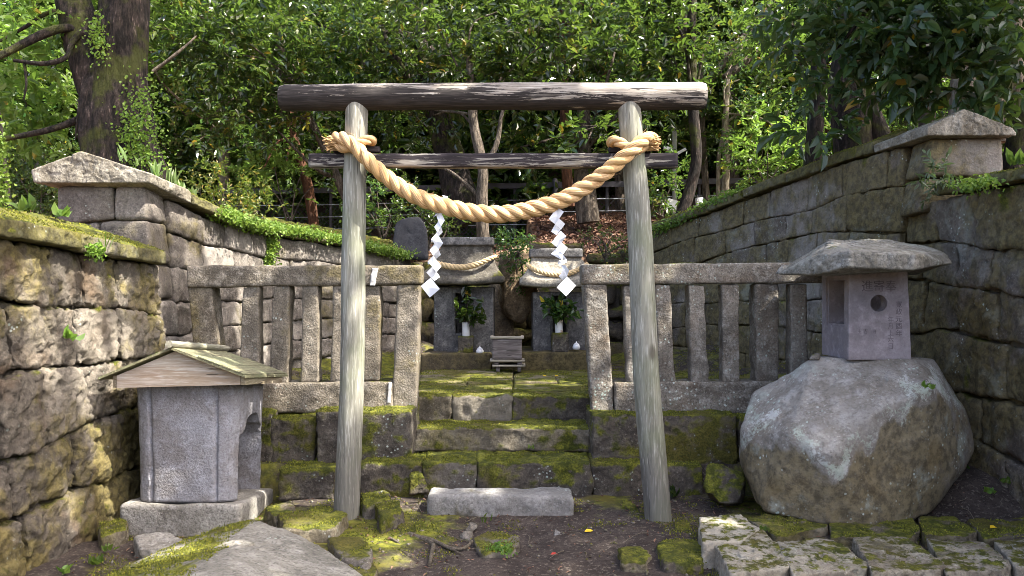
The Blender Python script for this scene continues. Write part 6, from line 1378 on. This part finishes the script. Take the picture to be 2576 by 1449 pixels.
tuft("small green weed on the bare soil by the left wall's foot", PZ(150, 1352, 0.02), 7, .055, .03, 'leaf_bright', 735, spread=.8)
tuft("weed with several leaves by the bottom edge left of the flat rock", PZ(240, 1418, 0.02), 9, .055, .035, 'leaf_bright', 736, spread=.9)
tuft("weed nearest the bottom left corner", PZ(160, 1440, 0.02), 8, .055, .035, 'leaf_bright', 737, spread=.9)
tuft("small weed at the foot of the flat rock's mossy side", PZ(268, 1385, 0.03), 6, .05, .03, 'leaf_bright', 738, spread=.9)
tuft("upright leafy sprout at the foot of the right gate post", PZ(1695, 1252, .06), 9, .09, .045, 'leaf_camellia', 739, spread=.35)
tuft("tiny sprout growing on the step below the long middle step", P(1333, 1128, 6.2), 6, .045, .02, 'leaf_bright', 740, spread=.5)
tuft("grass sprout in front of the loose pale slab", PZ(1222, 1315, .0), 6, .07, .014, 'leaf_bright', 741, spread=.4)
t_ = P(2352, 452, 6.2)
m3 = MB(); g = np.random.default_rng(742); sprays(m3, t_ + g.normal(size=(20, 3)) * [.07, .03, .05], g.normal(size=(20, 3)) + [0, -.4, .3], 6, .075, .026, .12, g, droop=.1)
tag(m3.build("plant", M['leaf_grey'], origin=t_, smooth=False), "grey-green shrublet rooted in the right wall beside the mossy coping's end", "plant")
tuft("bright broad-leaved sprout at the right edge above the mossy coping", P(2556, 415, 5.5), 9, .12, .065, 'leaf_bright', 743, spread=.6, lean=(0, -.2, .7))
tuft("grass blades on the mossy right coping beside the shrublet", P(2388, 478, 5.95), 5, .12, .014, 'leaf_bright', 744, spread=.3)
tuft("small green sprout on the lantern boulder's right shoulder", P(2325, 975, 5.02), 7, .05, .03, 'leaf_bright', 745, spread=.6, lean=(0, -.6, .4))
tuft("leafy weed on the dark soil right of the lantern boulder", PZ(2420, 1190, .28), 7, .07, .045, 'leaf_camellia', 746, spread=.8)
tuft("second leafy weed on the dark soil right of the boulder, lower down", PZ(2490, 1240, .24), 9, .05, .035, 'leaf_bright', 747, spread=.9)
tuft("third weed by the wall foot at the right, highest up", PZ(2530, 1215, .28), 7, .05, .03, 'leaf_bright', 748, spread=.9)
tuft("small weed among the edging stones beside the long kerb stone", PZ(1912, 1335, .13), 7, .04, .025, 'leaf_bright', 749, spread=.7)
# sprigs in the vases
def sprig(label, base, stems, mat, seed):
    t = thing("leafy_sprig", label, "sprig", base, "green sprigs in the white vases"); m = MB(); lf = MB(); g = np.random.default_rng(seed)
    for (tip, nl) in stems:
        p = smooth_path([base, (np.asarray(base) * .6 + np.asarray(tip) * .4) + [0, -.02, .04], tip], 20); tube(m, p, np.linspace(.006, .003, 20), 6)
        i = np.clip((np.linspace(.35, 1, nl) * 19).astype(int), 0, 19)
        d = unit(np.gradient(p, axis=0)[i]) * .4 + g.normal(size=(nl, 3)) * .8 + [0, -.15, .1]
        leaves(lf, p[i], d, g.normal(size=(nl, 3)) * .6 + [0, -.8, .5], .10 * g.uniform(.7, 1.2, nl), .045 * g.uniform(.8, 1.2, nl), droop=.2)
    m.build("stem", M['bark'], t); lf.build("leaves", M[mat], t, smooth=False)
V = PY + .05
sprig("tall upright sprig with three side sprays in the plain white vase", v1 - [0, 0, .04], [(P(1172, 715, V), 26), (P(1180, 740, V - .02), 20), (P(1145, 765, V - .05), 18), (P(1215, 760, V - .05), 14), (P(1212, 795, V - .10), 18), (P(1225, 805, V - .08), 12), (P(1160, 790, V - .06), 12), (P(1190, 785, V - .06), 12)], 'leaf_camellia', 801)
sprig("wide bushy sprig in the orange-stained vase", v2 - [0, 0, .04], [(P(1370, 760, V - .04), 18), (P(1385, 752, V - .02), 18), (P(1415, 745, V), 20), (P(1440, 765, V - .04), 20), (P(1455, 780, V - .06), 16), (P(1375, 785, V - .08), 14), (P(1425, 780, V - .1), 18), (P(1400, 775, V - .1), 16), (P(1445, 795, V - .08), 10)], 'leaf_camellia', 802)

# fallen leaves on the bank behind the shrines and thinly elsewhere
g = np.random.default_rng(91); N = 5200
x = g.uniform(-2.0, 3.2, N); y = g.uniform(11.25, 15.6, N); x = np.where(g.random(N) < .8, g.uniform(.4, 2.8, N), x)
z = gz(x, y); mb = MB()
leaves(mb, np.stack([x, y, z + .012 + .02 * g.random(N)], -1), g.normal(size=(N, 3)) * [1, 1, .35], g.normal(size=(N, 3)) * .5 + [0, 0, 1], .09 * g.uniform(.6, 1.2, N), .045, droop=.25, fold=.35)
tag(mb.build("fallen_leaves", M['litter'], smooth=False), "dry reddish brown fallen leaves covering the bank behind the shrines", "fallen leaves", kind="stuff")
N = 1100; mb = MB(); x = g.uniform(-2.5, 3.1, N); y = g.uniform(4.0, 5.9, N); z = gz(x, y)
leaves(mb, np.stack([x, y, z + .008], -1), g.normal(size=(N, 3)) * [1, 1, .2], g.normal(size=(N, 3)) * .3 + [0, 0, 1], .03 * g.uniform(.4, 1.1, N), .012, droop=.2)
tag(mb.build("leaf_scraps", M['litter'], smooth=False), "tiny dry leaf scraps scattered over the soil in front of the steps", "leaf scraps", kind="stuff")

g = np.random.default_rng(93); mb = MB()
for k in range(420):
    x, y = g.uniform(-2.4, 3.0), g.uniform(4.0, 5.85); r_ = g.uniform(.004, .016); ih = np.array([[0, 0, 1], [1, 0, 0], [0, 1, 0], [-1, 0, 0], [0, -1, 0], [0, 0, -1]], float) * g.uniform(.6, 1.2, (6, 1)) * r_
    mb.add(ih + [x, y, gz1(x, y) + r_ * .3], t=[[0, 1, 2], [0, 2, 3], [0, 3, 4], [0, 4, 1], [5, 2, 1], [5, 3, 2], [5, 4, 3], [5, 1, 4]], tint=g.uniform(-.6, .6))
tag(mb.build("gravel", M['rock']), "small loose pebbles and crumbs of stone on the soil before the steps", "gravel", kind="stuff")
mb = MB()
for k in range(60):
    x, y, an, L = g.uniform(-2.3, 3.0), g.uniform(4.1, 5.85), g.uniform(0, 6.28), g.uniform(.05, .2); z = gz1(x, y)
    tube(mb, smooth_path([(x, y, z + .008), (x + .5 * L * math.cos(an) + .01, y + .5 * L * math.sin(an), z + .018), (x + L * math.cos(an), y + L * math.sin(an), gz1(x + L * math.cos(an), y + L * math.sin(an)) + .008)], 6), [.003] * 5 + [.0015], 4)
tag(mb.build("twigs", M['root']), "thin dry twigs scattered over the soil before the steps", "twigs", kind="stuff")

# moss cushions: tiny leafy shoots standing on the mossy tops and the damp soil
b_ = NT("moss_shoots"); r_ = b_.n("ShaderNodeNewGeometry").outputs["Random Per Island"]
cc = b_.mix(b_.ramp(r_, 0, .6), (0.05, 0.06, 0.008), (0.13, 0.14, 0.018)); cc = b_.mix(b_.ramp(r_, .6, 1), cc, (0.24, 0.235, 0.03)); M['moss_shoots'] = b_.done(cc)
g = np.random.default_rng(55); P_, N_ = [], []
def shoots(o, per_m2, zmin=.55, reg=None, mth=.0, mseed=60):
    me = o.data; n = len(me.polygons); ce = np.empty(n * 3, np.float32); no = np.empty(n * 3, np.float32); ar = np.empty(n, np.float32)
    me.polygons.foreach_get("center", ce); me.polygons.foreach_get("normal", no); me.polygons.foreach_get("area", ar)
    ce = ce.reshape(-1, 3) + ROOTLOC.get(o.name, np.zeros(3)); no = no.reshape(-1, 3)
    ok = no[:, 2] > zmin
    if reg is not None: ok &= reg(ce)
    i = np.where(ok)[0]
    if not len(i): return
    pr = ar[i] / ar[i].sum(); k = int(per_m2 * ar[i].sum()); j = i[g.choice(len(i), k, p=pr)]
    p = ce[j] + g.normal(size=(k, 3)) * np.sqrt(ar[j])[:, None] * .4 * [1, 1, 0]; keep = fbm(p * 7, 4, mseed) > mth
    P_.append(p[keep]); N_.append(no[j][keep])
for o in list(COL.objects):
    nm = o.name.split(".")[0]
    if nm in ("step_block", "stone_step", "pedestal_block"): shoots(o, 9000, mth=-.15)
    elif nm in ("mossy_slab", "mossy_rock") or (nm in ("rock", "edging_stone") and o.data.materials[0].name.startswith(("mossy", "small"))): shoots(o, 7000, mth=.05)
    elif nm == "pavement": shoots(o, 5000, mth=.1)
    elif nm == "ground": shoots(o, 5200, zmin=.3, reg=lambda q: (q[:, 1] > 4.0) & (q[:, 1] < 10.6) & (q[:, 0] > -2.5) & (q[:, 0] < 3.2) & ~((np.abs(q[:, 0] - .35) < .62) & (q[:, 1] < 5.25)) & ~((q[:, 0] > 2.4) & (q[:, 1] < 6)), mth=.12)
    elif nm == "coping_slab": shoots(o, 5000, mth=.0)
    elif nm == "flat_rock": shoots(o, 9000, reg=lambda q: sstep(-1.30, -1.62, q[:, 0] + .20 * fbm(q * 3, 3, 7)) > .6, mth=-.3)
P_ = np.concatenate(P_); N_ = np.concatenate(N_); k = len(P_); mb = MB()
leaves(mb, P_ - N_ * .002, N_ + .55 * g.normal(size=(k, 3)), g.normal(size=(k, 3)), g.uniform(.008, .017, k), g.uniform(.005, .009, k), nice=False, droop=.2)
tag(mb.build("moss", M['moss_shoots'], smooth=False), "short yellow-green moss cushions on the steps, slabs and damp soil", "moss", kind="stuff")
print("moss shoots", k)
